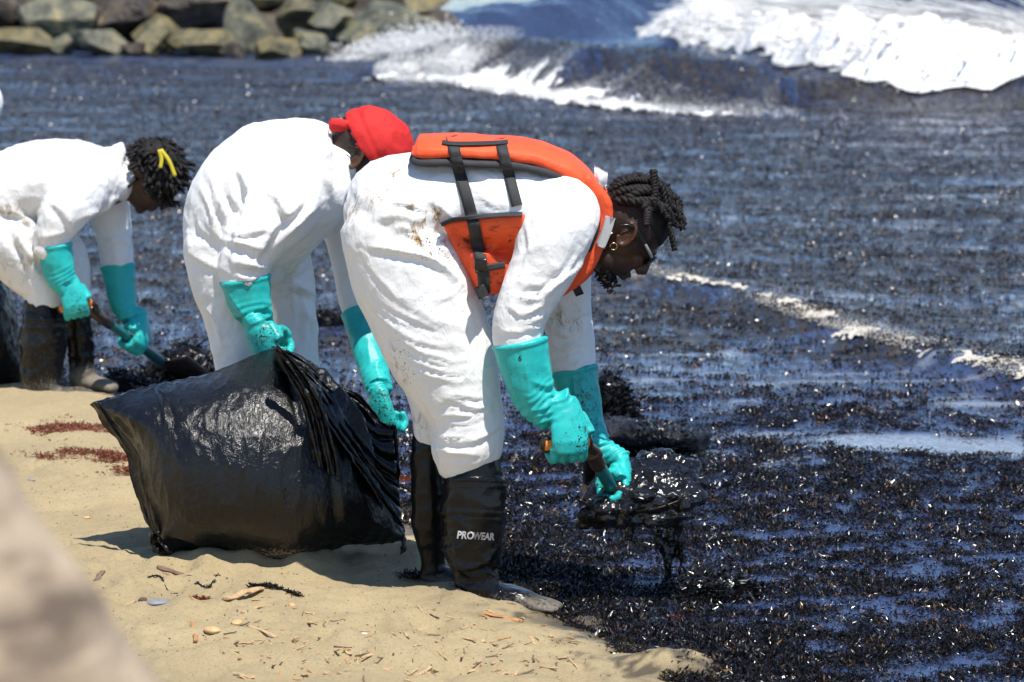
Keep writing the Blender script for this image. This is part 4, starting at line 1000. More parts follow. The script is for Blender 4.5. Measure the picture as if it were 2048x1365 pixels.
# head
M1 = frame((.62, .20, -.80), (.80, .0, .60)); c1 = at(1251, 459, Y1 - .02)
H1 = head(c1, M1, at(1184, 454, Y1), at(1120, 440, Y1), 1.0, .0036, True)
me = H1.mesh('body'); attr(me, 'hair', H1.attrs); obj('body', me, M_SKIN, w1)
glasses(w1, c1, M1)
W1h = lambda p: c1 + M1 @ np.asarray(p, float)
G = Geo(); a = np.linspace(-1.2, 4.2, 24); rings(G, [W1h((-.008 + .009 * math.cos(q), -.084, -.048 + .009 * math.sin(q))) for q in a], .0014, .0014, M1[:, 1], 8); V, F = G.arrays(); obj('earring', mesh_from('earring', V, F), M_GOLD, w1)
# twisted locks: rooted over back and crown, swept to the crown, tips hanging
rr = np.random.default_rng(8); paths = []; rad = []
ctr = np.array([-.008, 0, .022]); er = np.array([.104, .080, .102])
for k in range(58):
    th = rr.uniform(-1, 1) * 1.3; u = rr.uniform(-.15, 1.2)
    d0 = nrm((-.80 + .80 * max(u, 0), math.sin(th) * .9, .16 + .75 * u)); p = [ctr + d0 * er * .98]
    tip_dir = nrm((rr.uniform(-.35, .62), math.sin(th) * .8 + rr.normal() * .35, rr.uniform(.6, 1.1)))
    for t in (.25, .5, .75, 1.0): p.append(ctr + nrm(d0 * (1 - t) + tip_dir * t + rr.normal(0, .05, 3)) * er * (1.04 + .12 * t + .06 * rr.uniform()))
    wp = [W1h(q) for q in p]; ln = rr.uniform(.02, .065); g = np.array([0, 0, -1.0])
    out = nrm(wp[-1] - W1h(ctr) + rr.normal(0, .05, 3)); stray = k % 5 == 0
    if stray: out = nrm(np.array([-.45 + rr.normal() * .35, rr.normal() * .3, 1.0])); g = np.array([-.5, 0, .05])
    for q in (.35, .7, 1.0): wp.append(wp[4] + out * ln * q * (.55 if not stray else 1.15) + g * ln * q * q * (.62 if not stray else .3))
    fr_ = rr.uniform(.8, 1.25)
    for strand in twist_paths(np.array(wp), .0052 * fr_, rr.uniform(6, 9)): paths.append(strand); rad.append(np.linspace(.0066, .0044, len(strand)) * fr_)
hr_ = tubes('hair', paths, rad, w1, M_HAIR, 6)
fz = np.concatenate(paths)[::2]; V, F, t = sprigs(fz + np.random.default_rng(2).normal(0, .003, fz.shape), .011, 2, .3, 5, .3, .035); tag(obj('frizz', mesh_from('frizz', V, F, False), M_HAIR, hr_), kind='stuff')
G = Geo(); ellipsoid(G, W1h((-.012, 0, .034)), np.array([.104, .0785, .095]), M1, 40, 28); V, F = G.arrays(); S = Surf(V, F); Lh = (S.V - c1) @ M1
S.push(.003 * fbm(S.V * 60, 3, 2) - 00.03 * sstep(.07, .03, Lh[:, 2] + .25 * Lh[:, 0])); obj('hair_base', S.mesh('hair_base'), M_HAIR, hr_)
G = Geo(); rb = np.random.default_rng(9)
for k in range(150):
    q = np.array([.035 + .055 * rb.uniform(), rb.normal() * .028, -.098 - .022 * rb.uniform()]); dd = nrm((.45 + rb.normal() * .4, rb.normal() * .5, -1)); l = rb.uniform(.006, .018)
    rings(G, [W1h(q), W1h(q + dd * l * .5 + rb.normal(size=3) * .004), W1h(q + dd * l + rb.normal(size=3) * .006)], [.0045, .0038, .0016], [.0045, .0038, .0016], (.3, .8, .5), 6)
for k in range(12): ellipsoid(G, W1h((.04 + .045 * rb.uniform(), rb.normal() * .022, -.100 - .012 * rb.uniform())), np.array([.014, .013, .012]), None, 12, 8)
V, F = G.arrays(); obj('beard', mesh_from('beard', V, F), M_HAIR, w1)
# collar points of the coverall
G = Geo(); cc = at(1196, 448, Y1); ax = nrm(c1 - cc)
rings(G, [cc - ax * .025, cc + ax * .012, cc + ax * .020], [.082, .078, .074], [.092, .088, .084], (0, 1, 0), 30, .05); S = remesh(G, .005, 2); S.push(.004 * fbm(S.V * 20, 2, 3)); S.normals()
me = S.mesh('collar'); attr(me, 'stain', np.zeros(len(S.V))); attr(me, 'oil', np.zeros(len(S.V))); obj('collar', me, M_SUIT, w1)
def sheet(name, pts, Yd, parent, material, thick=.004, bulge=.0):
    """small cloth flap: quad outline in pixels with depths"""
    n = 8; V = []
    for lay in (0, 1):
        for i in range(n):
            for j in range(n):
                u, v = i / (n - 1), j / (n - 1)
                P = [np.array([*pts[k], Yd[k]]) for k in range(4)]
                q = P[0] * (1 - u) * (1 - v) + P[1] * u * (1 - v) + P[2] * u * v + P[3] * (1 - u) * v
                V.append(at(q[0], q[1], q[2] - bulge * math.sin(u * math.pi) * math.sin(v * math.pi) + lay * thick))
    I = np.arange(n * n).reshape(n, n); F = [np.stack([I[:-1, :-1], I[1:, :-1], I[1:, 1:], I[:-1, 1:]], -1).reshape(-1, 4)]; F.append(F[0][:, ::-1] + n * n)
    ring_ = np.concatenate([I[0, :-1], I[:-1, -1], I[-1, :0:-1], I[:0:-1, 0]]); F.append(np.stack([ring_, ring_ + n * n, np.roll(ring_, -1) + n * n, np.roll(ring_, -1)], 1))
    me = mesh_from(name, np.array(V), np.concatenate(F))
    if material is M_SUIT: attr(me, 'stain', np.zeros(len(V))); attr(me, 'oil', np.zeros(len(V)))
    return obj(name, me, material, parent)
sheet('collar_flap', [(1205, 440), (1227, 466), (1192, 482), (1180, 470)], [Y1 - .075, Y1 - .085, Y1 - .12, Y1 - .11], w1, M_SUIT)
sheet('collar_flap', [(1188, 330), (1216, 345), (1214, 372), (1190, 385)], [Y1 + .05, Y1 + .06, Y1 + .06, Y1 + .05], w1, M_SUIT, .02, .02)
# gloves
hx = at(1132, 886, Y1 - .21)
g, SG1 = glove(w1, [(1040, 682, 56, -.21), (1050, 730, 53, -.21), (1066, 785, 46, -.21), (1082, 826, 37, -.21)], Y1,
      dict(c=hx, axis=np.array([1, .25, .03]), wrist=np.array([-.72, .0, .70]), back=np.array([0, -1, .25]), rg=.019, thumb=1, scale=1.12), .0036,
      [([(1055, 838), (1085, 830), (1112, 822)], 5, .006), ([(1060, 852), (1090, 842), (1116, 836)], 5, .006), ([(1058, 822), (1085, 818), (1110, 805)], 6, .006), ([(1098, 735), (1102, 780), (1108, 800)], 6, .006), ([(1060, 760), (1090, 772), (1108, 762)], 8, .005)],
      lambda S, P, u: .9 * spot(P, 1166, 880, 14, 26) + .06)
text_on('6', 15, (1036, 722), [SG1.bvh()], 'size_number', g, M_BLACKPRINT, bold=.02)
shA = at(1176, 893, Y1 - .18); shB = at(1243, 1012, Y1 + .12); shd = nrm(shB - shA)
hx2 = shA + (shB - shA) * .76
g, SG2 = glove(w1, [(1147, 738, 49, .20), (1159, 790, 43, .19), (1173, 845, 37, .17), (1192, 895, 31, .13)], Y1,
      dict(c=hx2, axis=-shd, wrist=np.array([-.12, .35, 1.0]), back=np.array([.9, .45, .1]), rg=.019, thumb=1, scale=.98), .0036,
      [([(1145, 745), (1152, 790), (1165, 830)], 6, .008), ([(1160, 742), (1166, 790), (1180, 840)], 5, .006), ([(1172, 880), (1195, 890), (1215, 880)], 5, .006)],
      lambda S, P, u: .62 * spot(P, 1155, 800, 22, 50) + .95 * spot(P, 1205, 960, 26, 34) + .35 * spot(P, 1190, 820, 20, 90) + .1)
# boots
def sd(S, P): return sstep(1165, 1215, P[:, 1]) * sstep(985, 1090, P[:, 0]) * .28 + .40 * sstep(1165, 1200, P[:, 1])
def ol(S, P): return sstep(1060, 1090, P[:, 1] + 12 * n2(P[:, 0], P[:, 1], .06, .06, 3)) * sstep(1075, 1010, P[:, 0])
b, SB1 = boot(w1, [(944, 895, 58, -.10), (947, 935, 61, -.10), (948, 975, 65, -.10), (947, 1015, 68, -.10), (945, 1060, 66, -.10), (946, 1105, 58, -.10), (952, 1145, 48, -.10), (956, 1180, 46, -.10), (954, 1196, 44, -.10)],
     [(925, 1190, 18, -.10, 1.9), (975, 1192, 26, -.10, 1.6), (1020, 1196, 26, -.11, 1.6), (1065, 1208, 20, -.13, 2.0), (1112, 1217, 12, -.15, 3.2)], Y1, sd, ol,
     [(960, .02, 4, .003), (972, .02, 3, .003), (952, .02, 4, -.002), (1026, .03, 4, .0028), (1034, .03, 2.5, -.002), (1038, .03, 4, .0028)], 1.3)
strokes(SB1, [([(890, 1090), (920, 1130), (965, 1125), (1000, 1085)], 9, .014), ([(900, 1120), (940, 1150), (985, 1140)], 9, .012), ([(960, 1110), (985, 1130), (1000, 1100)], 7, .010), ([(895, 1060), (915, 1105), (920, 1150)], 8, .008)])
b.data.vertices.foreach_set('co', SB1.V.astype(np.float32).ravel()); b.data.update()
BB = [SB1.bvh()]
text_on('PRO', 21, (913, 1077), BB, 'boot_print', b, M_WHITEPRINT, .12, bold=.03, rot=.05, xs_=.84)
text_on('WEAR', 20, (946, 1078.7), BB, 'boot_print', b, M_WHITEPRINT, .12, True, .05, xs_=.74)
boot(w1, [(858, 862, 33, .10), (857, 930, 35, .10), (858, 1000, 37, .10), (860, 1050, 35, .10), (864, 1095, 27, .10), (866, 1125, 25, .10), (866, 1148, 26, .10)],
     [(850, 1148, 14, .10, 1.4), (885, 1152, 17, .10, 1.6), (930, 1158, 14, .09, 2), (975, 1164, 9, .08, 2.4)], Y1, lambda S, P: sstep(1130, 1165, P[:, 1]) * .7, None, [(912, 0, 4, .002), (990, 0, 3, .002)], 1.0, seed=3)

# life vest
vest = bpy.data.objects.new('life_vest', None)
V1b = [BU1]
def slab(name, st, Y0, parent, material, wid, sub=6):
    """padded panel following a path over the back; wid rows: near depth, far depth"""
    S0 = catmull(np.array(st, float), sub); G = Geo()
    C = np.array([at(s[0], s[1], Y0 + (s[3] + s[4]) / 2) for s in S0]); rth = np.array([s[2] * Y0 / FPX for s in S0]); rdp = np.array([(s[4] - s[3]) / 2 for s in S0])
    # superellipse section for a cushion with a firm edge
    T = np.gradient(C, axis=0); T /= np.linalg.norm(T, axis=1)[:, None]; B = np.tile([0, 1., 0], (len(C), 1)); B = B - (B * T).sum(1)[:, None] * T; B /= np.linalg.norm(B, axis=1)[:, None]; Nn = np.cross(T, B)
    th = np.arange(36) / 36 * 2 * np.pi; cs = np.sign(np.cos(th)) * np.abs(np.cos(th)) ** .55; sn = np.sign(np.sin(th)) * np.abs(np.sin(th)) ** .45
    tip = np.ones(len(C)); tip[0] = .6; tip[-1] = .6
    # sag: far and near edges bend down over the ribs
    V = C[:, None] + (rth * tip)[:, None, None] * cs[None, :, None] * Nn[:, None] + rdp[:, None, None] * sn[None, :, None] * B[:, None] - np.array([0, 0, 1.])[None, None] * (np.abs(sn) ** 3)[None, :, None] * (rdp * .10)[:, None, None]
    m = len(C); V = V.reshape(-1, 3); i = np.arange(m - 1)[:, None] * 36; j = np.arange(36)[None]; F = np.stack([i + j, i + (j + 1) % 36, i + 36 + (j + 1) % 36, i + 36 + j], -1).reshape(-1, 4)
    V = np.concatenate([V, [C[0], C[-1]]]); a = np.arange(36)
    F = np.concatenate([F, np.stack([(a + 1) % 36, a, np.full(36, m * 36), np.full(36, -1)], 1), np.stack([a + (m - 1) * 36, (a + 1) % 36 + (m - 1) * 36, np.full(36, m * 36 + 1), np.full(36, -1)], 1)])
    S = Surf(V, F); S.push(.004 * fbm(S.V * 14, 3, 5)); S.normals(); return S
back_st = [(832, 284, 11, -.15, .15), (842, 286, 15, -.17, .17), (900, 284, 16, -.18, .18), (960, 287, 16, -.18, .18), (1020, 290, 16, -.18, .18), (1080, 301, 17, -.18, .18), (1130, 324, 18, -.175, .175), (1165, 350, 17, -.17, .17), (1188, 376, 14, -.165, .165)]
S = slab('v', back_st, Y1, None, None, None)
vest = obj('life_vest', S.mesh('life_vest'), M_VEST, w1); attr(vest.data, 'oil', np.zeros(len(S.V))); BV = S.bvh()
lin = [(p[0] + (2 if i else -2), p[1] + 19, p[2] * .75, p[3] - .004, p[4] + .004) for i, p in enumerate(back_st)]
lin[0] = (827, 297, 15, -.16, .16)
S2 = slab('v', lin, Y1, None, None, None); obj('lining', S2.mesh('lining'), M_VEDGE, vest); BL = S2.bvh()
# shoulder straps running to the chest, one each side
for s, dz in ((-1, -.125), (1, .125)):
    off = 0 if s < 0 else 6
    st = [(1165 + off, 352, 14, dz - .05, dz + .05), (1192 + off, 382, 15, dz - .05, dz + .05), (1207 + off, 412, 16, dz - .045, dz + .045), (1206 + off, 450, 17, dz - .04, dz + .04), (1190 + off, 492, 17, dz - .035, dz + .04), (1168 + off, 530, 18, dz - .03, dz + .04), (1140, 560, 18, dz - .02, dz + .04), (1100, 585, 18, dz, dz + .04)]
    S = slab('v', st, Y1, None, None, None); o = obj('shoulder_strap', S.mesh('shoulder_strap'), M_VEST, vest); attr(o.data, 'oil', np.zeros(len(S.V)))
    if s < 0:
        BS = S.bvh()
        V, F = ribbon([(1221, 434), (1213, 462), (1200, 494)], 20, [BS], Y1 - .2, .002, .002, 5, 2); obj('reflective_tape', mesh_from('reflective_tape', V, F), M_REFL, vest)
        st2 = [(p[0] - 15, p[1] + 6, p[2] * .7, p[3] + .0, p[4] - .01) for p in st[:5]]
        S3 = slab('v', st2, Y1, None, None, None); obj('lining', S3.mesh('lining'), M_VEDGE, vest)
# side and belly panel
fo, SF, fme = shell_patch([(884, 447), (920, 440), (975, 433), (1055, 430), (1075, 470), (1062, 520), (1020, 575), (990, 588), (962, 590), (948, 572), (930, 535), (905, 490)], [BT1], Y1 - .2, .035, 'front_panel', vest, M_VEST, lumps=.012)
P = SF.px(); attr(fme, 'oil', np.clip(.3 + .9 * spot(P, 990, 480, 40, 26) + .8 * spot(P, 925, 480, 24, 18) + 1.0 * spot(P, 985, 550, 34, 26), 0, 1))
BF = SF.bvh()
V, F = ribbon([(882, 450), (905, 440), (930, 437), (985, 431), (1045, 428)], 9, [BF], Y1 - .2, .004, .006, 6); obj('panel_edge', mesh_from('panel_edge', V, F), M_VEDGE, vest)
AL = [BT1, BV, BL, BF]
for line, wd in (([(903, 272), (915, 330), (932, 390), (945, 440), (957, 500), (966, 545), (969, 588)], 24), ([(1000, 277), (1010, 320), (1022, 365), (1034, 412)], 22)):
    V, F = ribbon(line, wd, AL, Y1 - .2, .003, .004, 5, 2); obj('webbing_strap', mesh_from('webbing_strap', V, F), M_STRAP, vest)
V, F = ribbon([(884, 284), (905, 287), (950, 287), (1000, 285), (1016, 283)], 8, [BV], Y1 - .1, .003, .008, 5, 2); obj('webbing_strap', mesh_from('webbing_strap', V, F), M_STRAP, vest)
V, F = ribbon([(950, 540), (975, 536), (1010, 530)], 14, [BF], Y1 - .2, .004, .008, 5, 2); obj('webbing_strap', mesh_from('webbing_strap', V, F), M_STRAP, vest)
V, F = ribbon([(950, 532), (962, 531), (974, 530)], 26, [BF], Y1 - .2, .010, .012, 4, 2); obj('buckle', mesh_from('buckle', V, F), M_BLACKP, vest)
V, F = ribbon([(958, 572), (968, 595)], 22, [BF], Y1 - .22, .006, .008, 4, 2); obj('strap_end', mesh_from('strap_end', V, F), M_STRAP, vest)
sheet('strap_end', [(1128, 545), (1146, 540), (1168, 588), (1152, 594)], [Y1 - .02] * 4, vest, M_STRAP, .004)

# shovel in the front worker's hands
sh = thing('shovel', shB, 'teal shovel with orange grip, loaded with black oily sludge', 'shovel')
G = Geo(); rings(G, [shA + shd * .055, shA + (shB - shA) * .66, shB + shd * .03], .0175, .0175, (0, 1, 0), 20, .2); V, F = G.arrays(); obj('shaft', mesh_from('shaft', V, F), M_TEALSHAFT, sh)
G = Geo(); rings(G, [shA + (shB - shA) * .70, shB, shB + shd * .08], [.0195, .020, .014], [.0195, .020, .014], (0, 1, 0), 18, .3); V, F = G.arrays(); obj('socket', mesh_from('socket', V, F), M_STEEL, sh)
gx = nrm(np.array([1, .25, .03])); gp0 = hx - gx * .055; gp1 = hx + gx * .058
G = Geo(); rings(G, [gp0, hx, gp1], .0165, .0165, (0, 0, 1), 18, .2); V, F = G.arrays(); obj('grip', mesh_from('grip', V, F), M_ORANGEG, sh)
G = Geo(); nk = shA + shd * .05
for gp in (gp0, gp1): rings(G, catmull([gp - (gp - hx) * .12 + np.array([0, 0, .016]), gp, gp + shd * .030 - (gp - hx) * .08, nk + (gp - hx) * .25, nk + shd * .02], 5), .0135, .012, (0, 1, 0), 14, .6)
rings(G, [nk - shd * .01, nk + shd * .07], .021, .021, (0, 1, 0), 18, .3)
S = remesh(G, .004, 3); obj('handle_yoke', S.mesh('handle_yoke'), M_STEEL, sh)
# blade: a dished pan
bc = at(1268, 1000, Y1 + .10); bx = nrm((.95, -.10, .06)); bz = nrm((-.05, -.42, 1.0)); bz = nrm(bz - (bz @ bx) * bx); by = np.cross(bz, bx)
n = 30; U, Wv = np.meshgrid(np.linspace(-1, 1, n), np.linspace(-1, 1, n)); hw = .115; hl = .135
wd = hw * (1 - .22 * sstep(.3, 1, U) * np.abs(U)); xx = U * hl; yy = Wv * wd; zz = .045 * Wv ** 4 + .03 * sstep(-.6, -1, U) + .012 * U ** 2
top = bc + xx[..., None] * bx + yy[..., None] * by + zz[..., None] * bz; bot = top - bz * .004
I = np.arange(n * n).reshape(n, n); q = np.stack([I[:-1, :-1], I[:-1, 1:], I[1:, 1:], I[1:, :-1]], -1).reshape(-1, 4)
ring_ = np.concatenate([I[0, :-1], I[:-1, -1], I[-1, :0:-1], I[:0:-1, 0]])
F = np.concatenate([q, q[:, ::-1] + n * n, np.stack([ring_ + n * n, np.roll(ring_, -1) + n * n, np.roll(ring_, -1), ring_], 1)])
obj('blade', mesh_from('blade', np.concatenate([top.reshape(-1, 3), bot.reshape(-1, 3)]), F), M_STEEL, sh)
# sludge heaped on the blade, with strings running off it
G = Geo(); rs = np.random.default_rng(31)
for k in range(60):
    u, v = rs.uniform(-.7, 1.25), rs.uniform(-.8, 1.0); c = bc + bx * u * hl + by * v * hw + bz * (.02 + .065 * (1 - .5 * u * u) * rs.uniform(.3, 1))
    ellipsoid(G, c, np.array([.04, .035, .024]) * rs.uniform(.5, 1.15), np.array(Matrix.Rotation(rs.uniform(0, 3), 3, 'Z')), 14, 10)
ellipsoid(G, bc + bx * .03 + bz * .035, np.array([.15, .115, .062]), np.stack([bx, by, bz], 1), 30, 16)
for k in range(34):
    u = rs.uniform(-1, 1.1); ellipsoid(G, bc + bx * u * hl - by * hw * (.86 + .16 * rs.uniform()) * (1 if by[1] > 0 else -1) + bz * rs.uniform(.0, .05), np.array([.026, .022, .020]) * rs.uniform(.5, 1.2), None, 12, 8)
drips = [([(1262, 1020), (1264, 1050), (1258, 1078)], .013), ([(1240, 1025), (1243, 1052)], .008), ([(1336, 955), (1354, 975), (1358, 1010)], .02), ([(1345, 960), (1364, 990), (1366, 1030)], .017)]
for k in range(20):
    x0 = rs.uniform(1312, 1366); y0 = rs.uniform(965, 1005); y1 = rs.choice([1050, 1085, 1110, 1150]) * 1.0 + rs.uniform(-15, 12); x1 = 1338 + (x0 - 1338) * .55 + rs.normal() * 6; drips.append(([(x0, y0), ((x0 * 2 + x1) / 3 + rs.normal() * 4, y0 + (y1 - y0) * .35), ((x0 + x1 * 2) / 3 + rs.normal() * 5, y0 + (y1 - y0) * .7), (x1, y1)], rs.uniform(.005, .011)))
for k in range(9):
    x0 = rs.uniform(1200, 1310); drips.append(([(x0, 1015), (x0 + rs.normal() * 4, 1035 + rs.uniform(0, 25))], rs.uniform(.005, .009)))
for (pts, r0) in drips:
    C = np.array([at(p[0], p[1], Y1 + .06 + .02 * math.sin(p[0])) for p in pts]); C = catmull(C, 5); rr_ = r0 * np.linspace(1.2, .5, len(C)) * (1 + .4 * rs.uniform(-1, 1, len(C)))
    rings(G, C, rr_, rr_, (0, 1, 0), 12, .8)
S = remesh(G, .0040, 2); S.push(.006 * fbm(S.V * 28, 3, 2) + .0015 * noise3(S.V * 100, 4)); S.normals()
sl = thing('oily_sludge', bc, 'dripping heap of tarry black sludge on the front shovel', 'sludge'); obj('mass', S.mesh('mass'), M_OIL, sl)
pk = rs.choice(len(S.V), 600); V, F, t = sprigs(S.V[pk], .014, 3, .1, 44, .3, .12); me = mesh_from('fronds', V, F, False); attr(me, 'tint', t * .4); tag(obj('fronds', me, M_WEED, sl), kind='stuff')

# ------------------------------------------------------------------ middle worker
def bag_mesh(outline, c, Yc, T, yaw=0.0, n=70, m=260, pw=2.2, fold=None, lean=0.0, wr=1.0, seed=0, sub=8, Tback=None):
    """stuffed sack: star-shaped outline in pixels puffed to both sides of its own plane"""
    L = catmull(np.array(outline + outline[:1], float), sub); seg = np.concatenate([[0], np.cumsum(np.linalg.norm(np.diff(L, axis=0), axis=1))]); t = np.linspace(0, seg[-1], m, endpoint=False)
    E = np.stack([np.interp(t, seg, L[:, 0]), np.interp(t, seg, L[:, 1])], 1); c = np.asarray(c, float)
    us = np.sin(np.linspace(0, 1, n) * math.pi / 2); Pp = c + us[:, None, None] * (E - c)[None]
    # inflate like a pillow: Poisson height over the outline
    lo = E.min(0) - 4; hi = E.max(0) + 4; gn = 110; gx_ = np.linspace(lo[0], hi[0], gn); gy_ = np.linspace(lo[1], hi[1], gn); GX, GY = np.meshgrid(gx_, gy_)
    ang = np.arctan2(E[:, 1] - c[1], E[:, 0] - c[0]); rad_ = np.hypot(E[:, 0] - c[0], E[:, 1] - c[1]); od = np.argsort(ang)
    inside = np.hypot(GX - c[0], GY - c[1]) < np.interp(np.arctan2(GY - c[1], GX - c[0]), ang[od], rad_[od], period=2 * np.pi)
    uu = np.zeros((gn, gn))
    for _ in range(2600):
        w_ = np.zeros_like(uu); w_[1:-1, 1:-1] = (uu[:-2, 1:-1] + uu[2:, 1:-1] + uu[1:-1, :-2] + uu[1:-1, 2:]) * .25 + 1; uu = np.where(inside, w_, 0)
    uu = np.sqrt(uu / uu.max())
    fx = np.clip((Pp[..., 0] - lo[0]) / (hi[0] - lo[0]) * (gn - 1), 0, gn - 1.001); fy = np.clip((Pp[..., 1] - lo[1]) / (hi[1] - lo[1]) * (gn - 1), 0, gn - 1.001); ix = fx.astype(int); iy = fy.astype(int); ax_ = fx - ix; ay_ = fy - iy
    puff = uu[iy, ix] * (1 - ax_) * (1 - ay_) + uu[iy, ix + 1] * ax_ * (1 - ay_) + uu[iy + 1, ix] * (1 - ax_) * ay_ + uu[iy + 1, ix + 1] * ax_ * ay_
    puff = puff * ((1 - us ** 8) ** .5)[:, None]
    Yp = Yc + yaw * (Pp[..., 0] - c[0]) / FPX * Yc - lean * (Pp[..., 1] - c[1]) / FPX * Yc
    fr = np.stack([at(*Pp[i, j], Yp[i, j] - T * puff[i, j]) for i in range(n) for j in range(m)]).reshape(n, m, 3)
    bk = np.stack([at(*Pp[i, j], Yp[i, j] + (Tback or T) * puff[i, j]) for i in range(n) for j in range(m)]).reshape(n, m, 3)
    V = np.concatenate([fr.reshape(-1, 3), bk[:-1].reshape(-1, 3)]); I = np.arange(n * m).reshape(n, m); J = np.roll(I, -1, 1)
    Bk = np.concatenate([np.arange((n - 1) * m).reshape(n - 1, m) + n * m, I[-1:]]); Jb = np.roll(Bk, -1, 1)
    F = np.concatenate([np.stack([I[:-1], I[1:], J[1:], J[:-1]], -1).reshape(-1, 4), np.stack([Bk[:-1], Jb[:-1], Jb[1:], Bk[1:]], -1).reshape(-1, 4)])
    S = Surf(V, F)
    if (S.facing()[: n * m] > 0).mean() < .5: S.F = S.F[:, ::-1]; S.normals()
    p = S.V + .02 * noise3(S.V * 5, 4)[:, None]
    S.push(wr * (.010 * fbm(S.V * 4, 2, seed) + .0050 * (ridged(p * np.array([26, 14, 7]), 80 + seed, 3) - .35) * np.clip(noise3(S.V * 5, 81) + .7, 0, 1.3) + .0035 * (ridged(p * np.array([34, 30, 26]), 82 + seed, 4) - .3) * np.clip(noise3(S.V * 7, 83) + .4, 0, 1)))
    S.normals()
    if fold: strokes(S, fold)
    return S
def pleat_sheet(A, B, Ya, Yb, n, m, amp, freq, seed=0, thick=.0):
    """crumpled film between two pixel curves, pleated along its length"""
    rr = np.random.default_rng(seed)
    def rs(L):
        L = catmull(np.array(L, float), 8); sg = np.concatenate([[0], np.cumsum(np.linalg.norm(np.diff(L, axis=0), axis=1))]); t = np.linspace(0, sg[-1], m); return np.stack([np.interp(t, sg, L[:, 0]), np.interp(t, sg, L[:, 1])], 1)
    A, B = rs(A), rs(B); V = []
    ph = rr.uniform(0, 6, 4)
    for i in range(n):
        v = i / (n - 1)
        for j in range(m):
            u = j / (m - 1); q = A[j] * (1 - v) + B[j] * v
            w = math.sin(v * freq + ph[0] + 2.2 * math.sin(u * 4 + ph[1])) + .5 * math.sin(v * freq * 2.3 + ph[2] + 3 * u)
            env = math.sin(min(max(v, .03), .97) * math.pi) ** .4
            Yv = (Ya * (1 - v) + Yb * v) + amp * w * env
            V.append(at(q[0], q[1] + 5 * w * env * .4, Yv))
    V = np.array(V); I = np.arange(n * m).reshape(n, m); F = np.stack([I[:-1, :-1], I[:-1, 1:], I[1:, 1:], I[1:, :-1]], -1).reshape(-1, 4)
    S = Surf(V, F); S.push(.006 * fbm(S.V * 26, 3, seed)); S.normals(); return S
Y2 = 8.05
w2 = thing('person', ground(580, 1095, 0), 'bent worker in red head cloth holding the big black bag', 'person')
lofts2 = [
    [(458, 482, 94, 0, 1.45), (480, 415, 106, 0, 1.4), (530, 355, 108, 0, 1.45), (590, 338, 100, 0, 1.55), (640, 335, 92, 0, 1.6), (675, 332, 70, 0, 1.5), (690, 325, 48, 0, 1.4)],
    [(670, 372, 44, -.06, 2.0), (640, 405, 56, -.06, 1.8), (590, 445, 66, -.04, 1.7), (535, 490, 72, 0, 1.6), (500, 520, 70, 0, 1.6)],
    [(445, 490, 80, -.08, 1), (450, 560, 70, -.09, 1), (472, 650, 60, -.09, 1), (490, 760, 56, -.09, 1), (494, 880, 52, -.09, 1), (495, 950, 46, -.09, 1)],
    [(545, 490, 74, .09, 1), (572, 560, 58, .10, 1), (588, 640, 46, .10, 1), (598, 730, 42, .10, 1), (630, 850, 42, .10, 1), (668, 960, 40, .10, 1), (680, 1000, 36, .1, 1)],
    [(610, 360, 66, -.15, .9), (570, 420, 66, -.20, .85), (520, 470, 62, -.21, .85), (494, 515, 54, -.21, .9), (489, 548, 50, -.21, .95), (492, 572, 44, -.21, .95)],
    [(655, 370, 58, .15, 1), (690, 450, 48, .20, 1), (706, 540, 40, .21, 1), (714, 600, 36, .21, 1), (718, 630, 32, .21, 1)],
]
F2 = [([(480, 330), (500, 400), (480, 460), (465, 520)], 9, .018), ([(420, 350), (450, 420), (455, 470)], 9, .013), ([(400, 370), (425, 430), (440, 480)], 8, .010), ([(640, 370), (620, 420), (570, 470), (540, 500)], 9, .016), ([(530, 380), (560, 400), (575, 430), (610, 400)], 9, .015), ([(640, 300), (650, 350), (665, 400)], 8, .012), ([(445, 480), (480, 485), (530, 500)], 8, .016), ([(450, 460), (480, 470), (540, 455)], 7, .010), ([(460, 530), (490, 525), (535, 540)], 7, .012), ([(370, 500), (420, 530), (460, 545)], 8, .010), ([(600, 520), (580, 560), (625, 590)], 9, .014), ([(545, 590), (590, 575), (632, 590)], 8, .016), ([(540, 570), (575, 560), (610, 530)], 8, .010), ([(600, 620), (625, 640), (632, 690)], 8, .010), ([(405, 610), (430, 640), (445, 690)], 7, .009), ([(540, 640), (570, 660), (600, 720)], 8, .010), ([(510, 520), (540, 470), (560, 440)], 8, .016)]
F2 += fan([(380, 420), (400, 470), (440, 500)], [(470, 300), (480, 360), (500, 420)], 7, 7, .008, 21, 9) + fan([(445, 500), (480, 520), (530, 520)], [(460, 560), (490, 560), (530, 560)], 4, 6, .008, 22, 8) + fan([(540, 560), (560, 620), (570, 700)], [(600, 560), (610, 620), (620, 700)], 4, 7, .008, 23, 9)
_, SU2 = coverall(w2, lofts2, Y2, .0080, 5, F2, lambda S, P: .3 * spot(P, 590, 560, 30, 60), lambda S, P: .4 * spot(P, 600, 540, 40, 40) + .3 * spot(P, 610, 640, 40, 80), .75, seed=5)
M2 = frame((.64, .05, -.74), (.74, -.05, .66)); c2 = at(722, 311, Y2)
H2 = head(c2, M2, at(672, 335, Y2), at(620, 345, Y2), 1.06, .0045)
me = H2.mesh('body'); attr(me, 'hair', H2.attrs); obj('body', me, M_SKIN, w2)
glasses(w2, c2, M2, 1.06)
W2h = lambda p: c2 + M2 @ np.asarray(p, float)
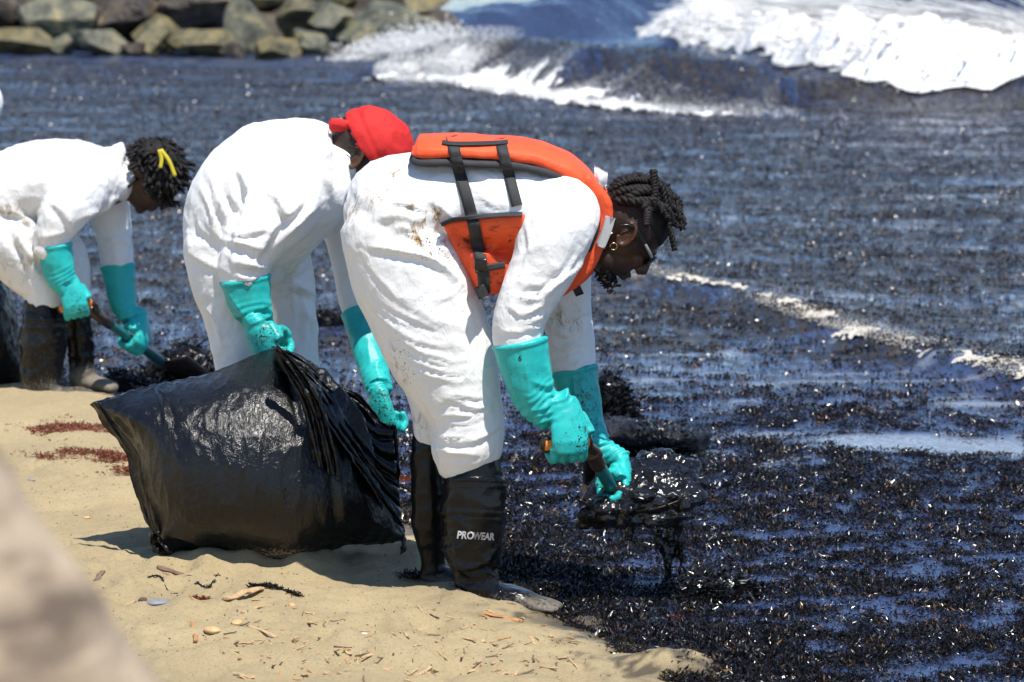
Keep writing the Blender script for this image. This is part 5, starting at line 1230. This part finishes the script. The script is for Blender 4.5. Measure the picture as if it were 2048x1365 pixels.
# head cloth: fitted cap with a knot and tail at the nape
G = Geo(); ellipsoid(G, W2h((.006, 0, .040)), np.array([.122, .095, .112]), M2, 64, 48); V, F = G.arrays(); S = Surf(V, F); L = (S.V - c2) @ M2
rim = .056 + .10 * np.maximum(-L[:, 0] - .03, 0) - .10 * np.minimum(L[:, 0], .06)
low = L[:, 2] < rim - .03
keepf = ~(low[np.where(S.F < 0, S.F[:, :1], S.F)].all(1))
S.F = S.F[keepf]
S.push(.004 * fbm(S.V * 16, 3, 6) + .004 * (ridged(S.V * 18, 9, 4) - .4) - .004 * np.exp(-((L[:, 2] - .055 + .28 * (L[:, 0])) / .004) ** 2) * 1.2); S.normals()
hc = obj('head_cloth', S.mesh('head_cloth'), M_RED_CLOTH, w2); sm = hc.modifiers.new('solid', 'SOLIDIFY'); sm.thickness = .003
G = Geo(); rings(G, catmull([W2h((-.085, -.045, .040)), W2h((-.102, -.05, .022)), W2h((-.114, -.05, .010)), W2h((-.124, -.045, .0))], 4), [.020] * 12 + [.012], [.012] * 12 + [.008], M2[:, 1], 14, .5); S = remesh(G, .004, 2); S.push(.004 * fbm(S.V * 40, 2, 3)); obj('knot_tail', S.mesh('knot_tail'), M_RED_CLOTH, hc)
G = Geo(); cc = at(668, 322, Y2); ax = nrm(np.array([.9, 0, .15])); rings(G, [cc - ax * .05, cc - ax * .005, cc + ax * .006], [.088, .088, .084], [.098, .095, .09], (0, 1, 0), 30, .05); S = remesh(G, .006, 2); S.push(.006 * fbm(S.V * 16, 2, 3)); S.normals()
me = S.mesh('collar'); attr(me, 'stain', np.zeros(len(S.V))); attr(me, 'oil', np.zeros(len(S.V))); obj('collar', me, M_SUIT, w2)
sheet('hood_fold', [(678, 262), (682, 236), (706, 232), (704, 258)], [Y2 + .02, Y2 + .02, Y2 + .03, Y2 + .02], w2, M_SUIT, .02, .03)
hb = at(548, 694, Y2 - .24)
glove(w2, [(490, 556, 51, -.21), (498, 595, 46, -.21), (512, 636, 36, -.22)], Y2, dict(c=hb, axis=np.array([.8, -.5, .45]), wrist=np.array([-.5, .0, .87]), back=np.array([-.3, -1, .3]), rg=.016, thumb=1, scale=1.05), .0042,
      [([(500, 650), (525, 640), (545, 630)], 5, .006), ([(450, 575), (480, 620), (500, 650)], 7, .007)], lambda S, P, u: .75 * spot(P, 535, 670, 26, 30) + .05)
hb2 = at(780, 842, Y2 - .02)
glove(w2, [(717, 622, 36, .20), (735, 690, 34, .15), (750, 750, 30, .08), (758, 780, 27, .04)], Y2, dict(c=hb2, axis=np.array([.85, -.45, .25]), wrist=np.array([-.30, .05, .95]), back=np.array([.4, -1, .2]), rg=.014, thumb=-1), .0042, (), lambda S, P, u: .9 * spot(P, 765, 800, 22, 26) + .8 * spot(P, 775, 850, 18, 24) + .06)
boot(w2, [(684, 985, 34, .1), (700, 1040, 33, .1), (708, 1075, 28, .1)], [(700, 1082, 16, .1, 1.6), (740, 1088, 17, .09, 1.8), (776, 1094, 11, .08, 2.4)], Y2, lambda S, P: .3 * sstep(1085, 1105, P[:, 1]), None, (), 1.0, .007)
boot(w2, [(495, 925, 45, -.09), (500, 1000, 42, -.09), (502, 1050, 34, -.09), (502, 1075, 34, -.09)], [(500, 1080, 16, -.09, 1.6), (545, 1084, 16, -.10, 1.8), (590, 1092, 11, -.11, 2.4)], Y2, None, None, (), 1.0, .008)

# big bag
bag = thing('trash_bag', ground(520, 1125, 0), 'huge stuffed shiny black plastic bag standing on the sand in front', 'bag')
out = [(182, 812), (190, 803), (255, 786), (330, 766), (420, 742), (505, 712), (545, 700), (590, 712), (640, 750), (700, 812), (745, 890), (785, 985), (804, 1060), (803, 1082), (760, 1090), (700, 1092), (665, 1105), (625, 1128), (590, 1136), (520, 1130), (455, 1118), (390, 1106), (330, 1106), (308, 1096), (305, 1060), (272, 985), (258, 905), (235, 868)]
fb = [([(640, 740), (620, 830), (600, 900)], 8, .016), ([(575, 705), (620, 780), (640, 860), (645, 950)], 9, .022), ([(585, 705), (650, 780), (690, 870), (700, 960)], 9, .020), ([(565, 712), (600, 790), (612, 880)], 7, .014), ([(600, 715), (680, 800), (730, 900), (760, 1000)], 10, .024), ([(310, 770), (328, 800), (335, 860)], 6, .018), ([(318, 772), (340, 820), (345, 870)], 5, -.012), ([(250, 900), (270, 960), (300, 1040)], 8, .014), ([(310, 1090), (350, 1070), (420, 1095)], 9, .012), ([(660, 900), (680, 980), (690, 1060)], 9, .014), ([(190, 812), (240, 850), (280, 900)], 8, -.012)]
fb += fan([(560, 705), (600, 800), (610, 950)], [(600, 710), (720, 860), (780, 1040)], 9, 6, .012, 31, 8)
SB = bag_mesh(out, (500, 930), 7.66, .27, 0.10, fold=fb, lean=.25, Tback=.16)
# keep the underside on the sand
P = SB.px(); zs = sand_h(SB.V[:, 0], SB.V[:, 1])[0]; SB.V[:, 2] = np.maximum(SB.V[:, 2], zs - .012); SB.normals()
me = SB.mesh('sack'); attr(me, 'sand', np.clip(sstep(1078, 1128, P[:, 1]) * sstep(370, 480, P[:, 0]) * sstep(690, 600, P[:, 0]) * 1.15 + .25 * sstep(1040, 1120, P[:, 1]), 0, 1)); obj('sack', me, M_BAG, bag)
def film(name, S, parent):
    me = S.mesh(name); attr(me, 'sand', np.zeros(len(S.V))); o = obj(name, me, M_BAG, parent); m = o.modifiers.new('solid', 'SOLIDIFY'); m.thickness = .0015; return o
film('gathered_mouth', pleat_sheet([(545, 694), (600, 712), (665, 770), (740, 850), (785, 860)], [(560, 722), (628, 810), (690, 900), (760, 1000), (806, 1075)], 7.70, 7.50, 70, 90, .016, 30, 3), bag)
film('gathered_mouth', pleat_sheet([(555, 690), (600, 735), (640, 800), (665, 880), (680, 960)], [(548, 705), (570, 745), (600, 800), (618, 870), (628, 930)], 7.42, 7.44, 40, 80, .010, 14, 4), bag)
film('mouth_tail', pleat_sheet([(680, 772), (720, 790), (760, 840), (785, 852)], [(700, 830), (740, 900), (780, 990), (800, 1060)], 7.78, 7.74, 60, 60, .014, 26, 5), bag)
film('mouth_tail', pleat_sheet([(772, 850), (760, 900), (750, 960), (746, 1010)], [(790, 850), (797, 900), (799, 970), (796, 1035)], 7.78, 7.72, 40, 60, .010, 16, 6), bag)
film('corner_flap', pleat_sheet([(180, 808), (215, 862), (250, 905), (262, 960), (290, 1040), (308, 1066)], [(200, 806), (232, 850), (272, 905), (285, 970), (305, 1040), (318, 1070)], 7.55, 7.52, 16, 80, .006, 5, 7), bag)
film('corner_flap', pleat_sheet([(300, 1068), (298, 1085), (306, 1104)], [(316, 1064), (330, 1085), (345, 1108)], 7.50, 7.48, 20, 24, .010, 10, 8), bag)
G = Geo(); C = catmull(np.array([at(803, 1050, 7.72), at(807, 1085, 7.71), at(806, 1110, 7.7), at(808, 1128, 7.7)]), 6); rings(G, C, .006 + .004 * RNG.uniform(0, 1, len(C)), .007, (0, 1, 0), 8); V, F = G.arrays(); me = mesh_from('oily_drip', V, F); obj('oily_drip', me, M_OIL, bag)

# ------------------------------------------------------------------ far left worker
Y3 = 10.7
w3 = thing('person', ground(120, 790, 0), 'bent worker with yellow straps in dark hair digging at far left', 'person')
lofts3 = [
    [(-30, 425, 84, 0, 1.5), (10, 395, 86, 0, 1.45), (60, 372, 84, 0, 1.45), (120, 362, 82, 0, 1.5), (180, 362, 74, 0, 1.55), (222, 362, 60, 0, 1.5), (246, 364, 40, 0, 1.4)],
    [(-20, 440, 80, -.08, 1), (25, 485, 78, -.10, .95), (62, 530, 66, -.10, .95), (90, 572, 50, -.10, 1), (94, 604, 42, -.10, 1)],
    [(0, 440, 80, .10, 1), (70, 480, 72, .12, 1), (128, 525, 54, .13, 1), (148, 562, 34, .13, 1), (152, 600, 27, .13, 1)],
    [(170, 375, 52, -.15, .9), (140, 410, 50, -.20, .9), (115, 450, 42, -.21, .95), (107, 480, 36, -.21, .95), (108, 500, 32, -.21, .95)],
    [(210, 390, 48, .15, .9), (222, 440, 40, .20, .95), (231, 490, 35, .20, .95), (234, 520, 33, .20, .95), (235, 540, 29, .20, .95)],
]
F3 = fan([(0, 440), (40, 500), (60, 560)], [(80, 470), (90, 520), (130, 580)], 8, 6, .012, 41, 8) + [([(150, 440), (200, 420), (240, 390)], 7, .016), ([(100, 400), (130, 430), (150, 470)], 7, .012), ([(205, 490), (235, 480), (262, 490)], 6, .014), ([(180, 300), (190, 340), (220, 380)], 7, .010), ([(70, 480), (110, 470), (140, 460)], 7, .012), ([(0, 420), (40, 430), (80, 470)], 7, .018)]
coverall(w3, lofts3, Y3, .010, 5, F3, lambda S, P: sstep(380, 420, P[:, 1]) * (.8 * spot(P, 20, 415, 40, 22, .5) + .45 * spot(P, 20, 500, 60, 90) + .3 * spot(P, 90, 520, 60, 60)), lambda S, P: .7 * spot(P, 25, 415, 40, 24, .4) + .5 * spot(P, 150, 545, 30, 30) + .3 * spot(P, 30, 500, 60, 60), 1.2, seed=9)
M3 = frame((.55, .10, -.83), (.80, .0, .60)); c3 = at(303, 352, Y3)
H3 = head(c3, M3, at(255, 365, Y3), at(200, 365, Y3), 1.03, .006)
me = H3.mesh('body'); attr(me, 'hair', H3.attrs); obj('body', me, M_SKIN, w3)
W3h = lambda p: c3 + M3 @ np.asarray(p, float)
rr = np.random.default_rng(18); paths = []; rad = []
for k in range(420):
    d0 = nrm((rr.uniform(-1, .75), rr.normal() * .75, rr.uniform(-.25, 1))); p0 = np.array([-.008, 0, .022]) + d0 * np.array([.102, .079, .1]); ln = rr.uniform(.014, .042)
    q1 = W3h(p0); q2 = W3h(p0 + d0 * ln * .6); q3 = W3h(p0 + d0 * ln) + np.array([rr.normal() * .01, rr.normal() * .01, -.018]); paths.append(np.array([q1, q2, q3])); rad.append(rr.uniform(.0045, .0075))
hr3 = tubes('hair', paths, rad, w3, M_HAIR, 5, 2)
fz = np.concatenate(paths); V, F, t = sprigs(fz, .02, 3, .3, 5, .4, .05); tag(obj('frizz', mesh_from('frizz', V, F, False), M_HAIR, hr3), kind='stuff')
G = Geo(); ellipsoid(G, W3h((-.012, 0, .034)), np.array([.118, .094, .108]), M3, 32, 22); V, F = G.arrays(); S = Surf(V, F); S.push(.010 * fbm(S.V * 30, 3, 3)); Lh = (S.V - c3) @ M3; S.push(-.035 * sstep(.02, -.02, Lh[:, 2] + .3 * Lh[:, 0])); obj('hair_base', S.mesh('hair_base'), M_HAIR, hr3)
for pts in ([(318, 300), (323, 318), (321, 336)], [(322, 300), (338, 322), (350, 352)]):
    C = catmull(np.array([at(a, b, Y3 - .155) for a, b in pts]), 6); G = Geo(); rings(G, C, .007, .003, (0, 1, 0), 8, .3); V, F = G.arrays(); obj('goggle_strap', mesh_from('goggle_strap', V, F), M_YELLOW, w3)
G = Geo(); ellipsoid(G, W3h((.118, 0, .045)), np.array([.022, .075, .035]), M3, 24, 16); V, F = G.arrays(); obj('goggles', mesh_from('goggles', V, F), M_CLEAR, w3)
G = Geo(); cc = at(243, 345, Y3); ax = nrm(np.array([.8, 0, .1])); rings(G, [cc - ax * .06, cc, cc + ax * .018], [.10, .10, .095], [.10, .1, .095], (0, 1, 0), 28, .05)
rings(G, [at(236, 310, Y3 - .02), at(240, 296, Y3 - .02), at(244, 287, Y3 - .02)], [.035, .028, .01], [.05, .04, .02], (0, 1, 0), 16); S = remesh(G, .007, 3); S.push(.007 * fbm(S.V * 14, 2, 3)); S.normals()
me = S.mesh('collar'); attr(me, 'stain', np.zeros(len(S.V))); attr(me, 'oil', np.zeros(len(S.V))); obj('collar', me, M_SUIT, w3)
s3a = at(160, 606, Y3 - .18); s3b = at(322, 722, Y3 + .30); s3d = nrm(s3b - s3a)
glove(w3, [(109, 490, 36, -.21), (117, 535, 32, -.21), (127, 575, 26, -.21)], Y3, dict(c=at(150, 612, Y3 - .19), axis=np.array([1, .2, .2]), wrist=np.array([-.6, 0, .8]), back=np.array([0, -1, .3]), rg=.018, thumb=1, scale=1.1), .005, (), lambda S, P, u: .5 * spot(P, 160, 620, 16, 20))
glove(w3, [(235, 530, 35, .20), (241, 575, 31, .19), (250, 625, 24, .16)], Y3, dict(c=s3a + (s3b - s3a) * .64, axis=-s3d, wrist=np.array([-.1, .2, 1]), back=np.array([.8, -.6, .1]), rg=.018, thumb=1, scale=1.1), .005, (), lambda S, P, u: .6 * spot(P, 262, 680, 20, 26))
gs = thing('shovel', s3b, 'dark shovel held by the far left worker digging in weed', 'shovel')
G = Geo(); rings(G, [s3a + s3d * .06, s3b], .018, .018, (0, 1, 0), 16, .2); V, F = G.arrays(); obj('shaft', mesh_from('shaft', V, F), M_TEALSHAFT, gs)
gx3 = nrm(np.array([1, .2, .2])); gc = at(150, 612, Y3 - .19)
G = Geo(); rings(G, [gc - gx3 * .055, gc + gx3 * .06], .016, .016, (0, 0, 1), 14, .3); V, F = G.arrays(); obj('grip', mesh_from('grip', V, F), M_ORANGEG, gs)
G = Geo()
for gp in (gc - gx3 * .055, gc + gx3 * .06): rings(G, catmull([gp, gp + s3d * .03, s3a + s3d * .10 + (gp - gc) * .2], 5), .012, .012, (0, 1, 0), 12, .6)
rings(G, [s3a + s3d * .06, s3a + s3d * .22], .021, .021, (0, 1, 0), 14, .3); V, F = G.arrays(); obj('handle_yoke', mesh_from('handle_yoke', V, F), M_STEEL, gs)
u_, v_ = np.meshgrid(np.linspace(0, 1, 12), np.linspace(-1, 1, 12)); sx = nrm(np.cross(s3d, [0, 0, 1])); sz = np.cross(sx, s3d)
top = s3b + s3d * (u_ * .26)[..., None] + sx * (v_ * .11 * (1 - .25 * u_ ** 3))[..., None] + sz * (.03 * v_ ** 2)[..., None]; I = np.arange(144).reshape(12, 12); q = np.stack([I[:-1, :-1], I[:-1, 1:], I[1:, 1:], I[1:, :-1]], -1).reshape(-1, 4)
o = obj('blade', mesh_from('blade', top.reshape(-1, 3), q), M_STEEL, gs); m = o.modifiers.new('solid', 'SOLIDIFY'); m.thickness = .003
boot(w3, [(94, 592, 40, -.10), (92, 630, 45, -.10), (88, 680, 48, -.10), (84, 725, 44, -.10), (84, 765, 44, -.10), (84, 782, 42, -.10)], [(78, 782, 18, -.10, 1.6), (115, 784, 19, -.11, 1.7), (150, 788, 14, -.12, 2.2), (176, 792, 10, -.13, 2.6)], Y3, lambda S, P: .28 + .35 * sstep(740, 790, P[:, 1]), None, [(640, 0, 3, .004), (655, 0, 3, .003)], 1.8, .008, seed=6)
boot(w3, [(153, 600, 27, .13), (158, 650, 29, .13), (162, 700, 28, .13), (164, 740, 25, .13), (166, 758, 25, .13)], [(160, 762, 14, .13, 1.6), (190, 766, 15, .12, 1.8), (226, 776, 10, .11, 2.6)], Y3, lambda S, P: .28 + .6 * sstep(715, 765, P[:, 1]), None, (), 1.8, .008, seed=7)

# ------------------------------------------------------------------ worker mostly beyond the left edge
Y4 = 11.5
w4 = thing('person', ground(-150, 760, 0), 'worker almost wholly cut off by the left edge holding a bag', 'person')
lofts4 = [
    [(-230, 420, 80, 0, 1.5), (-195, 350, 86, 0, 1.45), (-150, 300, 84, 0, 1.5), (-110, 275, 70, 0, 1.5), (-92, 262, 46, 0, 1.3)],
    [(-230, 430, 72, -.08, 1), (-220, 520, 60, -.10, 1), (-205, 600, 48, -.10, 1), (-205, 625, 42, -.10, 1)],
    [(-210, 430, 72, .10, 1), (-180, 520, 58, .12, 1), (-165, 600, 46, .12, 1), (-165, 625, 40, .12, 1)],
    [(-135, 300, 52, -.15, .9), (-110, 360, 46, -.20, .9), (-80, 420, 38, -.21, .95), (-62, 455, 34, -.21, .95)],
    [(-120, 300, 50, .15, .9), (-105, 380, 42, .2, .95), (-95, 460, 34, .2, .95), (-92, 490, 30, .2, .95)]]
coverall(w4, lofts4, Y4, .012, 5, (), None, None, 1.2, seed=12)
M4 = frame((.55, .10, -.83), (.80, .0, .60)); c4 = at(-62, 215, Y4)
H4 = head(c4, M4, at(-88, 262, Y4), at(-130, 290, Y4), 1.03, .007); me = H4.mesh('body'); attr(me, 'hair', H4.attrs); obj('body', me, M_SKIN, w4)
G = Geo(); ellipsoid(G, c4 + M4 @ np.array([-.008, 0, .03]), np.array([.122, .096, .112]), M4, 28, 20); V, F = G.arrays(); S = Surf(V, F); S.push(.006 * fbm(S.V * 14, 2, 3)); me = S.mesh('hood'); attr(me, 'stain', np.zeros(len(S.V))); attr(me, 'oil', np.zeros(len(S.V))); obj('hood', me, M_SUIT, w4)
glove(w4, [(-66, 448, 36, -.21), (-45, 490, 30, -.21), (-28, 515, 24, -.21)], Y4, dict(c=at(-6, 552, Y4 - .2), axis=np.array([.5, -.5, .6]), wrist=np.array([-.6, 0, .8]), back=np.array([.4, -1, .3]), rg=.016, thumb=1, scale=1.1), .006)
glove(w4, [(-92, 482, 33, .20), (-85, 530, 28, .2), (-78, 560, 22, .18)], Y4, dict(c=at(-60, 600, Y4 + .15), axis=np.array([.5, -.5, .6]), wrist=np.array([-.3, 0, .9]), back=np.array([.4, -1, .3]), rg=.016, thumb=1, scale=1.1), .006)
for bx_, dy_ in ((-205, -.10), (-165, .12)): boot(w4, [(bx_, 612, 38, dy_), (bx_, 680, 38, dy_), (bx_, 745, 32, dy_)], [(bx_ - 5, 748, 16, dy_, 1.5), (bx_ + 70, 756, 11, dy_, 2)], Y4, lambda S, P: .4 * np.ones(len(P)), None, (), 1.5, .01)
b4 = thing('trash_bag', ground(10, 772, 0), 'black plastic bag cut off by the left edge behind the muddy boots', 'bag')
S = bag_mesh([(-8, 548), (6, 556), (22, 610), (36, 670), (46, 720), (42, 762), (10, 774), (-60, 776), (-120, 765), (-125, 700), (-90, 630), (-40, 575)], (-40, 690), 10.95, .22, 0, n=40, m=120, wr=1.8, seed=4); me = S.mesh('sack'); attr(me, 'sand', np.zeros(len(S.V))); obj('sack', me, M_BAG, b4)

# ------------------------------------------------------------------ bag afloat behind the shovel
b5 = thing('trash_bag', ground(1320, 905, WL), 'wet glistening black bag lying in the water behind the shovel', 'bag')
S = bag_mesh([(1180, 850), (1215, 836), (1260, 838), (1330, 846), (1385, 858), (1424, 868), (1415, 890), (1405, 908), (1360, 908), (1290, 904), (1230, 904), (1185, 898)], (1300, 872), 9.6, .22, 0, n=40, m=160, wr=1.6, seed=6); S.push(.012 * fbm(S.V * 22, 3, 5)); S.normals(); me = S.mesh('sack'); attr(me, 'sand', np.zeros(len(S.V))); obj('sack', me, M_WETBAG, b5)
pk = np.random.default_rng(4).choice(len(S.V), 500); V, F, t = sprigs(S.V[pk], .018, 3, .3, 45, .4); me = mesh_from('weed_scraps', V, F, False); attr(me, 'tint', t * .5); tag(obj('weed_scraps', me, M_WEED, b5), kind='stuff')

# ------------------------------------------------------------------ litter on the sand
def stick(name, p0, p1, r, material, label, cat, group=None, flat=.6, seed=0, sides=8, lift=.3):
    a, b = gpt(*p0), gpt(*p1); a[2] += r * lift; b[2] += r * lift
    rr = np.random.default_rng(seed); C = np.array([a + (b - a) * t + np.array([0, 0, .2 * r]) * math.sin(t * 3) + rr.normal(0, r * .18, 3) for t in np.linspace(0, 1, 7)])
    G = Geo(); rings(G, C, r * rr.uniform(.75, 1.15, 7), r * flat * rr.uniform(.8, 1.1, 7), (0, 0, 1), sides, .25); V, F = G.arrays(); S = Surf(V, F); S.push(r * .15 * noise3(S.V / r * .5, seed)); return tag(obj(name, S.mesh(name, False), material), label, cat, group)
def pebble(name, p, r, material, label, cat, group=None, flat=.5, seed=0, stretch=1.4):
    g = gpt(*p); rr = np.random.default_rng(seed); a = rr.uniform(0, 3); G = Geo(); ellipsoid(G, (0, 0, 0), (r * stretch, r, r * flat), np.array(Matrix.Rotation(a, 3, 'Z')), 16, 10); V, F = G.arrays(); V = V * (1 + .14 * fbm(V / r * 1.1, 2, seed))[:, None]
    return tag(obj(name, mesh_from(name, V + g + [0, 0, r * flat * .4], F), material), label, cat, group)
stick('drift_wood', (314, 1136), (371, 1142), .011, M_DKWOOD, 'gnarled brown driftwood piece just below the big bag', 'driftwood', seed=1)
stick('twig', (226, 1230), (267, 1184), .006, M_WOOD, 'straight pale stick standing out left among the litter', 'stick', seed=2)
stick('wood_splinter', (968, 1228), (1043, 1243), .009, M_ORWOOD, 'long orange brown wood splinter below the front boot', 'wood', flat=.35, seed=3)
stick('cane_piece', (452, 1202), (520, 1181), .012, M_WOOD, 'thick pale cane piece with a broken dark end', 'wood', flat=.5, seed=4)
stick('twig', (485, 1228), (527, 1210), .006, M_WOOD, 'pale reed length below the broken cane piece', 'stick', seed=5)
stick('twig', (384, 1250), (391, 1277), .006, M_ORWOOD, 'short brown stub poking upright from the sand', 'stick', seed=6, lift=1.2)
stick('twig', (495, 1252), (553, 1275), .005, M_WOOD, 'thin pale reed sloping right among the wood chips', 'stick', seed=7)
stick('bark_piece', (268, 1212), (288, 1216), .012, M_DKWOOD, 'square dark bark piece beside the pale stick', 'bark', seed=8)
stick('bark_piece', (192, 1156), (207, 1152), .007, M_DKWOOD, 'small dark bark bit by the blurred trunk', 'bark', seed=9)
pebble('flat_stone', (316, 1206), .022, M_STONE, 'flat slate grey stone half buried in sand', 'stone', flat=.35, seed=3)
pebble('shell_pebble', (425, 1263), .017, M_SHELL, 'largest rounded orange pebble amid the wood chips', 'pebble', seed=5)
pebble('shell_pebble', (474, 1248), .014, M_SHELL, 'rounded orange pebble right of the largest one', 'pebble', seed=6)
pebble('shell_pebble', (584, 1212), .009, M_SHELL, 'single small brown pebble right of the broken cane', 'pebble', seed=7)
pebble('shell_pebble', (174, 1038), .009, M_SHELL, 'lone tan pebble on bare sand left of the big bag', 'pebble', seed=8)
pebble('flat_stone', (62, 960), .010, M_STONE, 'small bluish stone by the seaweed at left', 'stone', seed=9)
pebble('white_shell', (727, 1249), .008, M_WSHELL, 'tiny white shell near the lower middle', 'shell', seed=10)
def weed_strand(pts, size, n, label, material, seed):
    g = gpt(*pts[0]); L = catmull(np.array([gpt(*p) for p in pts]), 8); rr = np.random.default_rng(seed); t = rr.uniform(0, len(L) - 1, n); C = np.stack([np.interp(t, np.arange(len(L)), L[:, c]) for c in range(3)], 1) + rr.normal(0, .003, (n, 3)) * [1, 1, .2]
    V, F, tt = sprigs(C, size, 3, .4, seed, .2); G = Geo(); rings(G, L + [0, 0, .002], .0022, .0022, (0, 0, 1), 6); o = thing('weed_strand', g, label, 'seaweed'); V2, F2 = G.arrays()
    me = mesh_from('stem', V2, F2); attr(me, 'tint', np.full(len(V2), .3)); obj('stem', me, material, o); me = mesh_from('fronds', V, F, False); attr(me, 'tint', tt * .6); tag(obj('fronds', me, material, o), kind='stuff')
weed_strand([(500, 1176), (530, 1176), (565, 1182), (600, 1194)], .012, 120, 'long black weed strand lying above the broken cane piece', M_WEED, 51)
weed_strand([(395, 1160), (415, 1163), (435, 1169)], .008, 50, 'short black weed strand below the bag middle', M_WEED, 52)
weed_strand([(296, 1156), (320, 1160), (335, 1178), (352, 1190), (380, 1197)], .006, 60, 'thin curved dark weed stem right of the flat stone', M_WEED, 53)
weed_strand([(384, 1198), (402, 1199), (416, 1204)], .010, 50, 'little rusty red weed sprig at the end of the curved stem', M_RED, 54)
# chips that nothing tells apart
rr = np.random.default_rng(77); protos = []
for k in range(6):
    G = Geo(); L = rr.uniform(.014, .040); r0 = rr.uniform(.0012, .0034); C = np.array([[t * L - L / 2, rr.normal() * .0012, rr.normal() * .0008] for t in np.linspace(0, 1, 5)]); rings(G, C, r0 * rr.uniform(.6, 1.2, 5), r0 * .6, (0, 0, 1), 6, .3); V, F = G.arrays(); me = mesh_from('wood_chip', V, F, False); me.materials.append((M_WOOD, M_WOOD, M_WOOD, M_DKWOOD, M_WOOD, M_ORWOOD)[k]); protos.append(me)
n = 0
while n < 150:
    px, py = rr.uniform(230, 1150), rr.triangular(1185, 1330, 1365) if rr.uniform() < .85 else rr.uniform(1150, 1365)
    if px < 150 + (py - 950) * .76 + 20: continue
    g = gpt(px, py)
    if shore_d(np.array([g[0]]), np.array([g[1]]))[0] < .12: continue
    o = bpy.data.objects.new('wood_chip', protos[rr.integers(0, 6)]); scene.collection.objects.link(o); o.location = (g[0], g[1], g[2] + .002); o.rotation_euler = (rr.normal() * .3, rr.normal() * .25, rr.uniform(0, 6.28)); s = rr.uniform(.6, 1.5); o.scale = (s, s, s)
    kc = {M_WOOD: 'pale straw-coloured', M_ORWOOD: 'orange brown', M_DKWOOD: 'dark brown'}[o.data.materials[0]]; tag(o, 'small ' + kc + ' wood chip scattered in the litter on the sand', 'wood chip', kc + ' wood chips scattered on the sand'); n += 1
# fine crumbs too small to count
n = 2600; px = rr.uniform(30, 1250, n); py = rr.uniform(830, 1365, n); pts = []
for a, b in zip(px, py):
    p = ground(a, b, 0.0); pts.append(p)
pts = np.array(pts); dd_ = shore_d(pts[:, 0], pts[:, 1]); pts = pts[dd_ > .05]; pts[:, 2] = sand_h(pts[:, 0], pts[:, 1])[0] + .001
V, F, t = sprigs(pts, .007, 1, .05, 91, .2, .25); me = mesh_from('beach_litter', V, F, False); attr(me, 'tint', np.repeat(rr.uniform(0, 1, len(pts)), 4))
m_, nt_, b_, lk_ = newmat('litter_crumbs'); lk_.new(ramp(nt_, att(nt_, 'tint'), [(0, (.06, .04, .03)), (.35, (.16, .09, .05)), (.6, (.42, .26, .12)), (1, (.55, .42, .25))]), b_.inputs['Base Color']); b_.inputs['Roughness'].default_value = .8
tag(obj('beach_litter', me, m_), 'fine plant crumbs strewn over the sand', None, None, 'stuff')
